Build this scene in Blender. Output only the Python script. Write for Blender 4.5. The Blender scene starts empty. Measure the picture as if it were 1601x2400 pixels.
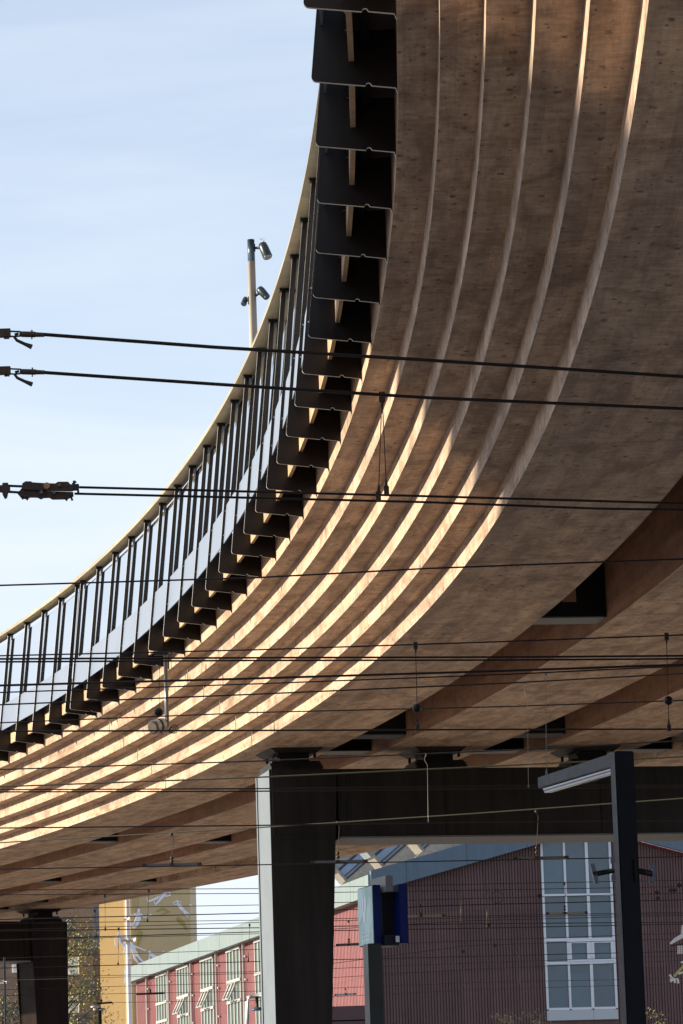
import bpy, bmesh, math, random
import numpy as np
from mathutils import Vector, Matrix
random.seed(7)
scene = bpy.context.scene
COL = scene.collection

# ------------------------------------------------------------------ camera
F_PX, PITCH, ROLL = 8211.302534, 0.18241702856, -0.03152823651   # focal length for a 1601x2400 frame
cam_d = bpy.data.cameras.new("camera")
cam = bpy.data.objects.new("camera", cam_d); COL.objects.link(cam)
cam_d.sensor_fit = 'VERTICAL'; cam_d.sensor_height = 36.0
cam_d.lens = F_PX / 2400.0 * 36.0
cam_d.clip_start = 0.2; cam_d.clip_end = 3000
_R = Vector((1, 0, 0)); _U = Vector((0, -math.sin(PITCH), math.cos(PITCH))); _D = Vector((0, math.cos(PITCH), math.sin(PITCH)))
_c, _s = math.cos(ROLL), math.sin(ROLL)
cr = _R * _c + _U * _s; cu = _U * _c - _R * _s
m = Matrix.Identity(4)
for i in range(3):
    m[i][0] = cr[i]; m[i][1] = cu[i]; m[i][2] = -_D[i]
cam.matrix_world = m
scene.camera = cam
scene.render.resolution_x = 683; scene.render.resolution_y = 1024
scene.view_settings.view_transform = 'Standard'; scene.view_settings.look = 'None'
scene.view_settings.exposure = 1.0; scene.view_settings.gamma = 1.0

# ------------------------------------------------------------------ light
SUN = Vector((-1.0, -0.03, 0.338)).normalized()
sun_el = math.asin(SUN.z)
w = bpy.data.worlds.new("World"); scene.world = w; w.use_nodes = True
nt = w.node_tree; nt.nodes.clear()
out = nt.nodes.new('ShaderNodeOutputWorld'); bg = nt.nodes.new('ShaderNodeBackground')
sky = nt.nodes.new('ShaderNodeTexSky'); sky.sky_type = 'NISHITA'; sky.sun_disc = False
sky.sun_elevation = sun_el; sky.sun_rotation = math.atan2(SUN.x, SUN.y)
sky.air_density = 1.0; sky.dust_density = 0.6; sky.ozone_density = 2.2; sky.altitude = 0
bg.inputs[1].default_value = 0.105
tc = nt.nodes.new('ShaderNodeTexCoord'); mp = nt.nodes.new('ShaderNodeMapping')
mp.inputs['Scale'].default_value = (1.2, 1.2, 7.0); mp.inputs['Rotation'].default_value = (0.08, 0.22, 0)
no = nt.nodes.new('ShaderNodeTexNoise'); no.inputs['Scale'].default_value = 3.4; no.inputs['Detail'].default_value = 7; no.inputs['Roughness'].default_value = 0.55
no.inputs['Distortion'].default_value = 0.6
cramp = nt.nodes.new('ShaderNodeValToRGB'); cramp.color_ramp.elements[0].position = 0.34; cramp.color_ramp.elements[0].color = (0.66, 0.66, 0.66, 1)
cramp.color_ramp.elements[1].position = 0.70; cramp.color_ramp.elements[1].color = (0.97, 0.97, 0.97, 1)
mixc = nt.nodes.new('ShaderNodeMixRGB'); mixc.inputs[2].default_value = (4.35, 4.72, 5.25, 1)
nt.links.new(tc.outputs['Generated'], mp.inputs[0]); nt.links.new(mp.outputs[0], no.inputs['Vector'])
sx = nt.nodes.new('ShaderNodeSeparateXYZ'); mr = nt.nodes.new('ShaderNodeMapRange'); mr.inputs['From Min'].default_value = .03; mr.inputs['From Max'].default_value = .36; mr.inputs['To Min'].default_value = .30; mr.inputs['To Max'].default_value = -.36
ad = nt.nodes.new('ShaderNodeMath'); ad.operation = 'ADD'; ad.use_clamp = True
nt.links.new(tc.outputs['Generated'], sx.inputs[0]); nt.links.new(sx.outputs['Z'], mr.inputs[0]); nt.links.new(mr.outputs[0], ad.inputs[1])
nt.links.new(no.outputs['Fac'], cramp.inputs[0]); nt.links.new(cramp.outputs[0], ad.inputs[0]); nt.links.new(ad.outputs[0], mixc.inputs[0])
nt.links.new(sky.outputs[0], mixc.inputs[1]); nt.links.new(mixc.outputs[0], bg.inputs[0]); nt.links.new(bg.outputs[0], out.inputs[0])
sd = bpy.data.lights.new("sun", 'SUN'); sd.energy = 4.75; sd.angle = math.radians(0.53); sd.color = (1.0, 0.885, 0.68)
so = bpy.data.objects.new("sun", sd); COL.objects.link(so)
so.rotation_euler = SUN.to_track_quat('Z', 'Y').to_euler()

# ------------------------------------------------------------------ pixel <-> world helpers (surveyed from the photo)
def ray(x, y):
    X = x - 800.5; Y = y - 1200.0
    a = X * _c + Y * _s; b = -X * _s + Y * _c
    v = _D + _R * (a / F_PX) - _U * (b / F_PX)
    return v
def aty(x, y, Y): v = ray(x, y); return v * (Y / v.y)
def atz(x, y, z): v = ray(x, y); return v * (z / v.z)

# bridge alignment: gently tightening curve with a vertical curve
TH0, K0, K1, X0, Y0, GR, QD = 1.5498987698, 0.0058982574, 9.3455156e-06, 0.7326081527, 21.8676765956, 0.0331012643, -0.00014986164
_S = np.linspace(-60, 160, 2201); _th = TH0 + K0 * _S + .5 * K1 * _S * _S; _ds = _S[1] - _S[0]; _i0 = int(np.searchsorted(_S, 0))
_cx = np.concatenate([[0], np.cumsum(np.cos(.5 * (_th[1:] + _th[:-1])))]) * _ds; _cy = np.concatenate([[0], np.cumsum(np.sin(.5 * (_th[1:] + _th[:-1])))]) * _ds
_cx += X0 - _cx[_i0]; _cy += Y0 - _cy[_i0]
def frame(s):
    x = float(np.interp(s, _S, _cx)); y = float(np.interp(s, _S, _cy)); th = TH0 + K0 * s + .5 * K1 * s * s
    T = Vector((math.cos(th), math.sin(th), 0)); N = Vector((math.sin(th), -math.cos(th), 0))
    return Vector((x, y, 7.0 + GR * s + QD * s * s)), T, N
def bp(s, u, z):
    o, T, N = frame(s); return o + N * u + Vector((0, 0, z))
W, TT, DK = 0.27064916, 0.26791528, 1.8047183362
SJ, S_J1, S_J2 = 1.2474581, 45.7545, 37.566

# ------------------------------------------------------------------ materials
def mat(name, col, rough=0.6, metal=0.0, spec=0.5, noise=0.0, nscale=3.0, bump=0.0, coat=0.0):
    M = bpy.data.materials.new(name); M.use_nodes = True; n = M.node_tree; b = n.nodes['Principled BSDF']
    b.inputs['Base Color'].default_value = (*col, 1); b.inputs['Roughness'].default_value = rough
    b.inputs['Metallic'].default_value = metal; b.inputs['Specular IOR Level'].default_value = spec
    b.inputs['Coat Weight'].default_value = coat
    if noise > 0:
        t = n.nodes.new('ShaderNodeTexCoord'); x = n.nodes.new('ShaderNodeTexNoise'); x.inputs['Scale'].default_value = nscale; x.inputs['Detail'].default_value = 8
        x.inputs['Roughness'].default_value = 0.62
        r = n.nodes.new('ShaderNodeValToRGB'); r.color_ramp.elements[0].position = .3; r.color_ramp.elements[1].position = .7
        r.color_ramp.elements[0].color = (*[c * (1 - noise) for c in col], 1); r.color_ramp.elements[1].color = (*[min(1, c * (1 + noise)) for c in col], 1)
        n.links.new(t.outputs['Object'], x.inputs['Vector']); n.links.new(x.outputs['Fac'], r.inputs[0]); n.links.new(r.outputs[0], b.inputs['Base Color'])
        rr = n.nodes.new('ShaderNodeMapRange'); rr.inputs['To Min'].default_value = max(0.02, rough - .12); rr.inputs['To Max'].default_value = min(1, rough + .12)
        n.links.new(x.outputs['Fac'], rr.inputs[0]); n.links.new(rr.outputs[0], b.inputs['Roughness'])
        if bump:
            bm_ = n.nodes.new('ShaderNodeBump'); bm_.inputs['Strength'].default_value = bump; bm_.inputs['Distance'].default_value = .02
            n.links.new(x.outputs['Fac'], bm_.inputs['Height']); n.links.new(bm_.outputs[0], b.inputs['Normal'])
    return M

def clad_mat(name, col, rough, amp=.22, sheet=(2.4, 1.05), depth=.12):
    M = mat(name, col, rough, noise=.05, nscale=2); n = M.node_tree; b = n.nodes['Principled BSDF']; src = b.inputs['Base Color'].links[0].from_socket
    t = n.nodes.new('ShaderNodeTexCoord')
    q = n.nodes.new('ShaderNodeMapping'); q.inputs['Scale'].default_value = (2.2, 2.2, .16); n.links.new(t.outputs['Object'], q.inputs[0])
    x = n.nodes.new('ShaderNodeTexNoise'); x.inputs['Scale'].default_value = 1.6; x.inputs['Detail'].default_value = 9; x.inputs['Roughness'].default_value = .7; n.links.new(q.outputs[0], x.inputs['Vector'])
    r = n.nodes.new('ShaderNodeValToRGB'); r.color_ramp.elements[0].position = .34; r.color_ramp.elements[1].position = .66; r.color_ramp.elements[0].color = (1 - amp,) * 3 + (1,); r.color_ramp.elements[1].color = (1 + amp * .7,) * 3 + (1,)
    n.links.new(x.outputs['Fac'], r.inputs[0]); m1 = n.nodes.new('ShaderNodeMixRGB'); m1.blend_type = 'MULTIPLY'; m1.inputs[0].default_value = 1; n.links.new(src, m1.inputs[1]); n.links.new(r.outputs[0], m1.inputs[2])
    q2 = n.nodes.new('ShaderNodeMapping'); q2.inputs['Rotation'].default_value = (math.radians(90), 0, 0); n.links.new(t.outputs['Object'], q2.inputs[0])
    br = n.nodes.new('ShaderNodeTexBrick'); br.offset = 0.0; br.inputs['Scale'].default_value = 1; br.inputs['Brick Width'].default_value = sheet[1]; br.inputs['Row Height'].default_value = sheet[0]; br.inputs['Mortar Size'].default_value = .012
    br.inputs['Color1'].default_value = (1 + depth, 1 + depth * .9, 1 + depth * .9, 1); br.inputs['Color2'].default_value = (1 - depth, 1 - depth, 1 - depth, 1); br.inputs['Mortar'].default_value = (.7, .7, .7, 1); n.links.new(q2.outputs[0], br.inputs['Vector'])
    m2 = n.nodes.new('ShaderNodeMixRGB'); m2.blend_type = 'MULTIPLY'; m2.inputs[0].default_value = 1; n.links.new(m1.outputs[0], m2.inputs[1]); n.links.new(br.outputs['Color'], m2.inputs[2]); n.links.new(m2.outputs[0], b.inputs['Base Color'])
    return M

def wood_mat(name, base, light, dark, marks=0.5, lam=0.16, blot=0.5):
    """glued laminated spruce; UV = metres along the beam, metres across"""
    M = bpy.data.materials.new(name); M.use_nodes = True; n = M.node_tree; b = n.nodes['Principled BSDF']
    N = n.nodes.new; L = n.links.new
    uv = N('ShaderNodeUVMap'); uv.uv_map = 'UVMap'
    def mapped(sx, sy):
        q = N('ShaderNodeMapping'); q.inputs['Scale'].default_value = (sx, sy, 1); L(uv.outputs[0], q.inputs[0]); return q
    def mix(kind, fac, a, bb):
        q = N('ShaderNodeMixRGB'); q.blend_type = kind
        for i, v in ((0, fac), (1, a), (2, bb)):
            if hasattr(v, 'links'): L(v, q.inputs[i])
            elif isinstance(v, tuple): q.inputs[i].default_value = (*v, 1)
            else: q.inputs[i].default_value = v
        return q.outputs[0]
    def ramp(src, p0, p1, c0=(0, 0, 0), c1=(1, 1, 1)):
        q = N('ShaderNodeValToRGB'); q.color_ramp.elements[0].position = p0; q.color_ramp.elements[1].position = p1
        q.color_ramp.elements[0].color = (*c0, 1); q.color_ramp.elements[1].color = (*c1, 1); L(src, q.inputs[0]); return q.outputs[0]
    g = N('ShaderNodeTexNoise'); L(mapped(1.6, 42).outputs[0], g.inputs['Vector']); g.inputs['Scale'].default_value = 1.0; g.inputs['Detail'].default_value = 9; g.inputs['Roughness'].default_value = .68; g.inputs['Distortion'].default_value = .9
    col = ramp(g.outputs['Fac'], .28, .74, dark, light)
    col = mix('MIX', .62, col, base)
    # lamellas / planks with their own tone
    br = N('ShaderNodeTexBrick'); L(mapped(1, 1).outputs[0], br.inputs['Vector']); br.offset = .37; br.inputs['Scale'].default_value = 1
    br.inputs['Brick Width'].default_value = 3.1; br.inputs['Row Height'].default_value = lam; br.inputs['Mortar Size'].default_value = .0015; br.inputs['Mortar Smooth'].default_value = 1
    br.inputs['Color1'].default_value = (1.13, 1.10, 1.05, 1); br.inputs['Color2'].default_value = (.83, .83, .85, 1); br.inputs['Mortar'].default_value = (.72, .66, .62, 1)
    col = mix('MULTIPLY', 1.0, col, br.outputs['Color'])
    # weather blotches
    n2 = N('ShaderNodeTexNoise'); L(mapped(.55, 2.4).outputs[0], n2.inputs['Vector']); n2.inputs['Scale'].default_value = 1.6; n2.inputs['Detail'].default_value = 8; n2.inputs['Roughness'].default_value = .66; n2.inputs['Distortion'].default_value = .5
    col = mix('MULTIPLY', blot, col, ramp(n2.outputs['Fac'], .32, .66, (.55, .50, .46), (1.22, 1.2, 1.18)))
    # fine cross streaks (rain marks)
    n3 = N('ShaderNodeTexNoise'); L(mapped(5.5, 2.2).outputs[0], n3.inputs['Vector']); n3.inputs['Scale'].default_value = 2.1; n3.inputs['Detail'].default_value = 9; n3.inputs['Roughness'].default_value = .75
    col = mix('MULTIPLY', blot * .7, col, ramp(n3.outputs['Fac'], .38, .62, (.55, .51, .48), (1.16, 1.14, 1.12)))
    n4 = N('ShaderNodeTexNoise'); L(mapped(.8, 1.0).outputs[0], n4.inputs['Vector']); n4.inputs['Scale'].default_value = 1.15; n4.inputs['Detail'].default_value = 10; n4.inputs['Roughness'].default_value = .7; n4.inputs['Distortion'].default_value = 1.1
    col = mix('MULTIPLY', blot, col, ramp(n4.outputs['Fac'], .50, .60, (1.07, 1.07, 1.07), (.72, .68, .66)))
    # dark knots and finger joint marks
    if marks > 0:
        for sc, rnd, th in (((3.4, 5.4), 1.0, .15), ((5.8, 9.5), 1.0, .12)):
            vo = N('ShaderNodeTexVoronoi'); vo.voronoi_dimensions = '2D'; vo.distance = 'CHEBYCHEV'; vo.inputs['Scale'].default_value = 1; vo.inputs['Randomness'].default_value = rnd
            nn = N('ShaderNodeTexNoise'); L(mapped(9, 14).outputs[0], nn.inputs['Vector']); nn.inputs['Scale'].default_value = 2
            ad = N('ShaderNodeMixRGB'); ad.blend_type = 'ADD'; ad.inputs[0].default_value = .32; L(mapped(*sc).outputs[0], ad.inputs[1]); L(nn.outputs['Color'], ad.inputs[2])
            L(ad.outputs[0], vo.inputs['Vector'])
            near = ramp(vo.outputs['Distance'], th * .45, th, (1, 1, 1), (0, 0, 0))
            pick = ramp(vo.outputs['Color'], .52, .74)
            f = N('ShaderNodeMath'); f.operation = 'MULTIPLY'; L(near, f.inputs[0]); L(pick, f.inputs[1])
            f2 = N('ShaderNodeMath'); f2.operation = 'MULTIPLY'; L(f.outputs[0], f2.inputs[0]); f2.inputs[1].default_value = marks
            col = mix('MIX', f2.outputs[0], col, tuple(c * .42 for c in dark))
    L(col, b.inputs['Base Color']); b.inputs['Roughness'].default_value = .72; b.inputs['Specular IOR Level'].default_value = .25
    bu = N('ShaderNodeBump'); bu.inputs['Strength'].default_value = .25; bu.inputs['Distance'].default_value = .004; L(g.outputs['Fac'], bu.inputs['Height']); L(bu.outputs[0], b.inputs['Normal'])
    return M

def glass_mat(name, tint=(.93, .96, .97), refl=.9):
    M = bpy.data.materials.new(name); M.use_nodes = True; n = M.node_tree; n.nodes.clear()
    o = n.nodes.new('ShaderNodeOutputMaterial'); t = n.nodes.new('ShaderNodeBsdfTransparent'); t.inputs[0].default_value = (*tint, 1)
    g = n.nodes.new('ShaderNodeBsdfGlossy'); g.inputs['Roughness'].default_value = .03; g.inputs[0].default_value = (refl, refl, refl, 1)
    f = n.nodes.new('ShaderNodeFresnel'); f.inputs[0].default_value = 1.45; x = n.nodes.new('ShaderNodeMixShader')
    n.links.new(f.outputs[0], x.inputs[0]); n.links.new(t.outputs[0], x.inputs[1]); n.links.new(g.outputs[0], x.inputs[2]); n.links.new(x.outputs[0], o.inputs[0])
    return M

M_PIER = clad_mat('anthracite_steel', (.021, .0195, .0185), .5, amp=.4, sheet=(40, 40), depth=0.0); M_PIER.node_tree.nodes['Principled BSDF'].inputs['Specular IOR Level'].default_value = .2
M_PIERB = clad_mat('rust_brown_steel', (.018, .0095, .0075), .5, amp=.4, sheet=(40, 40), depth=0.0); M_PIERB.node_tree.nodes['Principled BSDF'].inputs['Specular IOR Level'].default_value = .07
M_FACE = wood_mat('glulam_timber', (.56, .425, .325), (.66, .515, .405), (.27, .185, .135), marks=.9, blot=.85)
M_SIDE = wood_mat('red_brown_beam_side', (.38, .22, .15), (.46, .28, .195), (.19, .105, .07), marks=.5, blot=.5, lam=.09)  # beam sides in a darker, redder timber tone than the soffits
M_BOARD = wood_mat('board_timber', (.50, .35, .22), (.62, .45, .29), (.28, .18, .11), marks=.2, blot=.4)
M_RAIL = wood_mat('handrail_timber', (.34, .305, .225), (.42, .38, .29), (.22, .185, .13), marks=0, blot=.3)
M_STEEL = mat('dark_coated_steel', (.0155, .0115, .0105), .34, 0, .30, noise=.25, nscale=2)
M_EDGE = mat('sun_caught_edge', (.6, .58, .55), .4, .3)  # pale rim colour holds the sun caught along the fin edges
M_LIGHT = mat('light_grey_steel', (.145, .170, .20), .45, 0, .4, noise=.08, nscale=1.5)
M_FLANGE = mat('grey_galvanised_flange', (.13, .135, .145), .5, .1, .4, noise=.2, nscale=3)
M_PANEL = mat('pale_blue_grey_panel', (.165, .20, .272), .45, .0, .5, noise=.06, nscale=.8)
M_GLASS = glass_mat('railing_glass', (.90, .94, .95))
M_BAR = mat('grey_glazing_bar', (.15, .19, .25), .3, .1, .6)
M_DECK = mat('deck_underside', (.055, .035, .028), .8, noise=.3)
M_BLACK = mat('black_metal', (.009, .009, .010), .5, .0, .3)
M_BOLT = mat('zinc_bolt', (.45, .45, .45), .35, .6)
M_WIRE = mat('dark_copper_wire', (.018, .016, .018), .55, .0, .3)
M_WIREG = mat('weathered_green_copper', (.06, .062, .042), .45, .2, .5)
M_RUST = mat('rusty_fitting', (.045, .028, .022), .6, .3, noise=.5, nscale=40)
M_GALV = mat('galvanised_metal', (.42, .43, .43), .38, .6, noise=.12, nscale=6)
M_WHITE = mat('white_paint', (.72, .73, .76), .5)
M_CREAM = mat('cream_mast_paint', (.56, .50, .42), .5)

# ------------------------------------------------------------------ mesh helpers
def newobj(name, bm, m, parent=None, smooth=False):
    me = bpy.data.meshes.new(name); bm.normal_update(); bm.to_mesh(me); bm.free()
    if isinstance(m, (list, tuple)):
        for q in m: me.materials.append(q)
    else: me.materials.append(m)
    if smooth:
        for p in me.polygons: p.use_smooth = True
    o = bpy.data.objects.new(name, me); COL.objects.link(o)
    if parent: o.parent = parent; o.matrix_parent_inverse = parent.matrix_world.inverted()
    return o
def empty(name, loc, label, cat, group=None):
    o = bpy.data.objects.new(name, None); COL.objects.link(o); o.location = loc; o.matrix_world = Matrix.Translation(loc); o.empty_display_size = .3
    o['label'] = label; o['category'] = cat
    if group: o['group'] = group
    return o
def tag(o, label, cat, group=None):
    o['label'] = label; o['category'] = cat
    if group: o['group'] = group
    return o
def struct(o): o['kind'] = 'structure'; return o

def hexa(bm, p, mi=0):
    """8 corners: 0-3 bottom loop, 4-7 top loop"""
    v = [bm.verts.new(q) for q in p]
    for f in ((0, 3, 2, 1), (4, 5, 6, 7), (0, 1, 5, 4), (1, 2, 6, 5), (2, 3, 7, 6), (3, 0, 4, 7)):
        fc = bm.faces.new([v[i] for i in f]); fc.material_index = mi
def obox(bm, c, ax, ay, az, mi=0):
    """box: centre c, half-extent vectors"""
    c = Vector(c); ax = Vector(ax); ay = Vector(ay); az = Vector(az)
    hexa(bm, [c - ax - ay - az, c + ax - ay - az, c + ax + ay - az, c - ax + ay - az, c - ax - ay + az, c + ax - ay + az, c + ax + ay + az, c - ax + ay + az], mi)
def lbox(bm, s0, s1, u0, u1, z0, z1, mi=0):
    hexa(bm, [bp(s0, u0, z0), bp(s1, u0, z0), bp(s1, u1, z0), bp(s0, u1, z0), bp(s0, u0, z1), bp(s1, u0, z1), bp(s1, u1, z1), bp(s0, u1, z1)], mi)
def fbox(bm, s, ds0, ds1, u0, u1, z0, z1, mi=0):
    """box square to the axis at station s, measured from there (level, one height)"""
    o, T, N = frame(s)
    P = lambda a, u, z: o + T * a + N * u + Vector((0, 0, z))
    hexa(bm, [P(ds0, u0, z0), P(ds1, u0, z0), P(ds1, u1, z0), P(ds0, u1, z0), P(ds0, u0, z1), P(ds1, u0, z1), P(ds1, u1, z1), P(ds0, u1, z1)], mi)
def tube(bm, pts, r, n=8, mi=0, caps=True):
    pts = [Vector(p) for p in pts]; rs = r if isinstance(r, (list, tuple)) else [r] * len(pts)
    rings = []
    for i, p in enumerate(pts):
        d = (pts[min(i + 1, len(pts) - 1)] - pts[max(i - 1, 0)]).normalized()
        up = Vector((0, 0, 1)) if abs(d.z) < .9 else Vector((1, 0, 0))
        a = d.cross(up).normalized(); b = d.cross(a).normalized()
        rings.append([bm.verts.new(p + (a * math.cos(2 * math.pi * k / n) + b * math.sin(2 * math.pi * k / n)) * rs[i]) for k in range(n)])
    for i in range(len(rings) - 1):
        for k in range(n):
            f = bm.faces.new([rings[i][k], rings[i][(k + 1) % n], rings[i + 1][(k + 1) % n], rings[i + 1][k]]); f.material_index = mi; f.smooth = True
    if caps:
        for rg, rev in ((rings[0], False), (rings[-1], True)):
            f = bm.faces.new(rg if not rev else rg[::-1]); f.material_index = mi
def plate(bm, pts, n, th, mi=0):
    """polygon pts extruded by th along n (centred)"""
    n = Vector(n).normalized() * th * .5
    a = [bm.verts.new(Vector(p) - n) for p in pts]; b = [bm.verts.new(Vector(p) + n) for p in pts]
    bm.faces.new(a[::-1]).material_index = mi; bm.faces.new(b).material_index = mi
    k = len(pts)
    for i in range(k): bm.faces.new([a[i], a[(i + 1) % k], b[(i + 1) % k], b[i]]).material_index = mi
def ball(bm, c, r, seg=10):
    mtx = Matrix.Translation(Vector(c)) @ Matrix.Scale(r, 4)
    g = bmesh.ops.create_uvsphere(bm, u_segments=seg, v_segments=max(6, seg // 2 + 2), radius=1, matrix=mtx)
    for v in g['verts']:
        for f in v.link_faces: f.smooth = True

def sweep(name, prof, s0, s1, m, parent, ds=.6, uoff=0.0):
    """sweep a closed (u,z) profile along the bridge; UV in metres"""
    bm = bmesh.new(); uvl = bm.loops.layers.uv.new('UVMap')
    k = max(1, int(round((s1 - s0) / ds))); ss = [s0 + (s1 - s0) * i / k for i in range(k + 1)]
    rings = [[bm.verts.new(bp(s, u, z)) for (u, z) in prof] for s in ss]
    per = [0.0]
    for i in range(len(prof)):
        a, b = prof[i], prof[(i + 1) % len(prof)]; per.append(per[-1] + math.hypot(b[0] - a[0], b[1] - a[1]) + .013)
    n = len(prof)
    for i in range(k):
        for j in range(n):
            f = bm.faces.new([rings[i][j], rings[i + 1][j], rings[i + 1][(j + 1) % n], rings[i][(j + 1) % n]])
            for lp, (a, b) in zip(f.loops, ((ss[i], per[j]), (ss[i + 1], per[j]), (ss[i + 1], per[j + 1]), (ss[i], per[j + 1]))):
                lp[uvl].uv = (a + uoff + j * 7.31, b + uoff)
    for rg in (rings[0], rings[-1][::-1]):
        f = bm.faces.new(rg)
        for lp in f.loops: lp[uvl].uv = (lp.vert.co.x, lp.vert.co.z)
    bmesh.ops.recalc_face_normals(bm, faces=bm.faces)
    return newobj(name, bm, m, parent)

# ================================================================== GROUND
bm = bmesh.new(); v = [bm.verts.new(p) for p in ((-700, -400, -2.6), (900, -400, -2.6), (900, 1800, -2.6), (-700, 1800, -2.6))]; bm.faces.new(v)
struct(newobj('ground', bm, mat('ballast_and_gravel', (.235, .198, .170), .95, noise=.35, nscale=.6)))
bm = bmesh.new(); obox(bm, (4, 14, -2.128), (40, 0, 0), (0, 16.5, 0), (0, 0, .47))
struct(newobj('platform', bm, mat('platform_paving', (.26, .24, .22), .85, noise=.12, nscale=2)))

# ================================================================== THE TIMBER BRIDGE
SA, SB = -42.0, 118.0
bridge = empty('timber_bridge', bp(38, 5.9, -10.6), 'curved timber bus bridge with stepped glulam edge beam, black steel fins and glass parapet', 'bridge')
ZD = .76
UG, H1, H2 = 2.62447883, 3.56630652, 5.39910539
stepA = [(-W, ZD), (-W, TT), (0, TT), (0, 0), (W, 0), (W, -TT), (2 * W, -TT), (2 * W, -2 * TT), (3 * W, -2 * TT), (3 * W, -3 * TT), (4 * W, -3 * TT), (4 * W, -4 * TT), (UG, -4 * TT), (UG, ZD)]
stepA = [(u, z) for u, z in stepA]
CU = 5.87
joints = [SA, -14.2, 11.3 - 100, S_J2, S_J1, 72.3, 99.0, SB]
joints = [SA, -14.2, S_J2, S_J1, 72.3, 99.0, SB]
for i in range(len(joints) - 1):
    a, b = joints[i] + .024, joints[i + 1] - .024
    sweep('edge_beam', stepA, a, b, M_FACE, bridge, uoff=i * 13.7)
    sweep('edge_beam', [(2 * CU - u, z) for u, z in stepA][::-1], a, b, M_FACE, bridge, uoff=50 + i * 9.1)
for i, (a, b) in enumerate(((SA, -14.2), (-14.2, 38.6), (38.6, 82.0), (82.0, SB))):
    for u0, u1 in ((H1, H2), (6.35, 8.18)):
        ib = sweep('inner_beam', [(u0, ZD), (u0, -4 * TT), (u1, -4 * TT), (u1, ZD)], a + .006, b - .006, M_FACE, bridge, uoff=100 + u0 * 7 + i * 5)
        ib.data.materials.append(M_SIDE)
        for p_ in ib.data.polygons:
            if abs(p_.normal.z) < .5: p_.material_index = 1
sweep('deck_slab', [(-.62, ZD + .003), (12.36, ZD + .003), (12.36, ZD + .24), (-.62, ZD + .24)], SA, SB, M_DECK, bridge, ds=1.2)
sweep('edge_board', [(-.612, .526), (-.572, .526), (-.572, .755), (-.612, .755)], SA, SB, M_BOARD, bridge)
sweep('cable_tray', [(-.52, .66), (-.46, .66), (-.46, .752), (-.52, .752)], SA, SB, mat('matt_black_tray', (.008, .008, .009), .8, 0, .1), bridge)

# handrail: two lengths either side of the expansion joint
S_EXP = (25 * DK + 26 * DK - SJ) / 2
HR = [(-.70, 2.885), (-.47, 2.875), (-.45, 2.90), (-.45, 2.94), (-.69, 2.955)]
HR = HR[::-1]
for a, b in ((SA, S_EXP - .01), (S_EXP + .01, SB)):
    sweep('handrail', HR, a, b, M_RAIL, bridge, ds=.45)

def uo(z): return -.876 + (z - .386) * .1008      # outer line of the leaning fins
stations = [k * DK for k in range(-22, 26)] + [k * DK - SJ for k in range(26, 66)]
def make_fin(s, first=None):
    o, T, N = frame(s)
    P = lambda u, z: o + N * u + Vector((0, 0, z))
    pts = []
    cz, cu_ = .386, -.876
    r = .038
    for a in range(0, 7):                       # rounded lower outer corner
        t = math.radians(180 + a * 15); pts.append((cu_ + r + r * math.cos(t), cz + r + r * math.sin(t)))
    zb = lambda u: .386 - (u + .876) * (.0603 / .6)
    nu = -.876 + .6 * .665
    for dx in (-.022, -.015, 0, .015, .022):
        pts.append((nu + dx, zb(nu) + math.sqrt(max(0, .022 ** 2 - dx ** 2))))
    pts += [(-.286, .324), (-W - .003, .283), (-W - .003, .752), (-.64, .752), (uo(1.0) + .24, .80), (uo(1.05) + .074, 1.05), (uo(2.84) + .056, 2.84), (uo(2.84), 2.84)]
    bm = bmesh.new(); plate(bm, [P(u, z) for u, z in pts], T, .028)
    for q in list(bm.faces)[2:]: q.material_index = 1
    f = newobj('steel_fin', bm, [M_STEEL, M_EDGE], bridge)
    bm = bmesh.new()
    hexa(bm, [P(uo(2.84) - .022, 2.842) - T * .05, P(uo(2.84) + .10, 2.842) - T * .05, P(uo(2.84) + .10, 2.842) + T * .05, P(uo(2.84) - .022, 2.842) + T * .05,
              P(uo(2.84) - .022, 2.872) - T * .05, P(uo(2.84) + .10, 2.872) - T * .05, P(uo(2.84) + .10, 2.872) + T * .05, P(uo(2.84) - .022, 2.872) + T * .05])
    newobj('head_plate', bm, M_BLACK, f)
    bm = bmesh.new()
    pass
    bm.free()
    for u, z in ((uo(.92) + .025, .92), (uo(1.27) + .025, 1.27)):
        bm = bmesh.new(); tube(bm, [P(u, z) - T * .026, P(u, z) + T * .026], .009, 6); newobj('bolt', bm, M_BOLT, f)
    # inner glazing bar
    bm = bmesh.new(); pt2 = [(uo(1.0) + .093, 1.0), (uo(2.84) + .074, 2.84), (uo(2.84) + .116, 2.84), (uo(1.0) + .143, 1.0)]
    plate(bm, [P(u, z) for u, z in pt2], T, .03)
    newobj('glazing_bar', bm, M_BAR, bridge)
for s in stations:
    if -12 < s < 92: make_fin(s)
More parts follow.
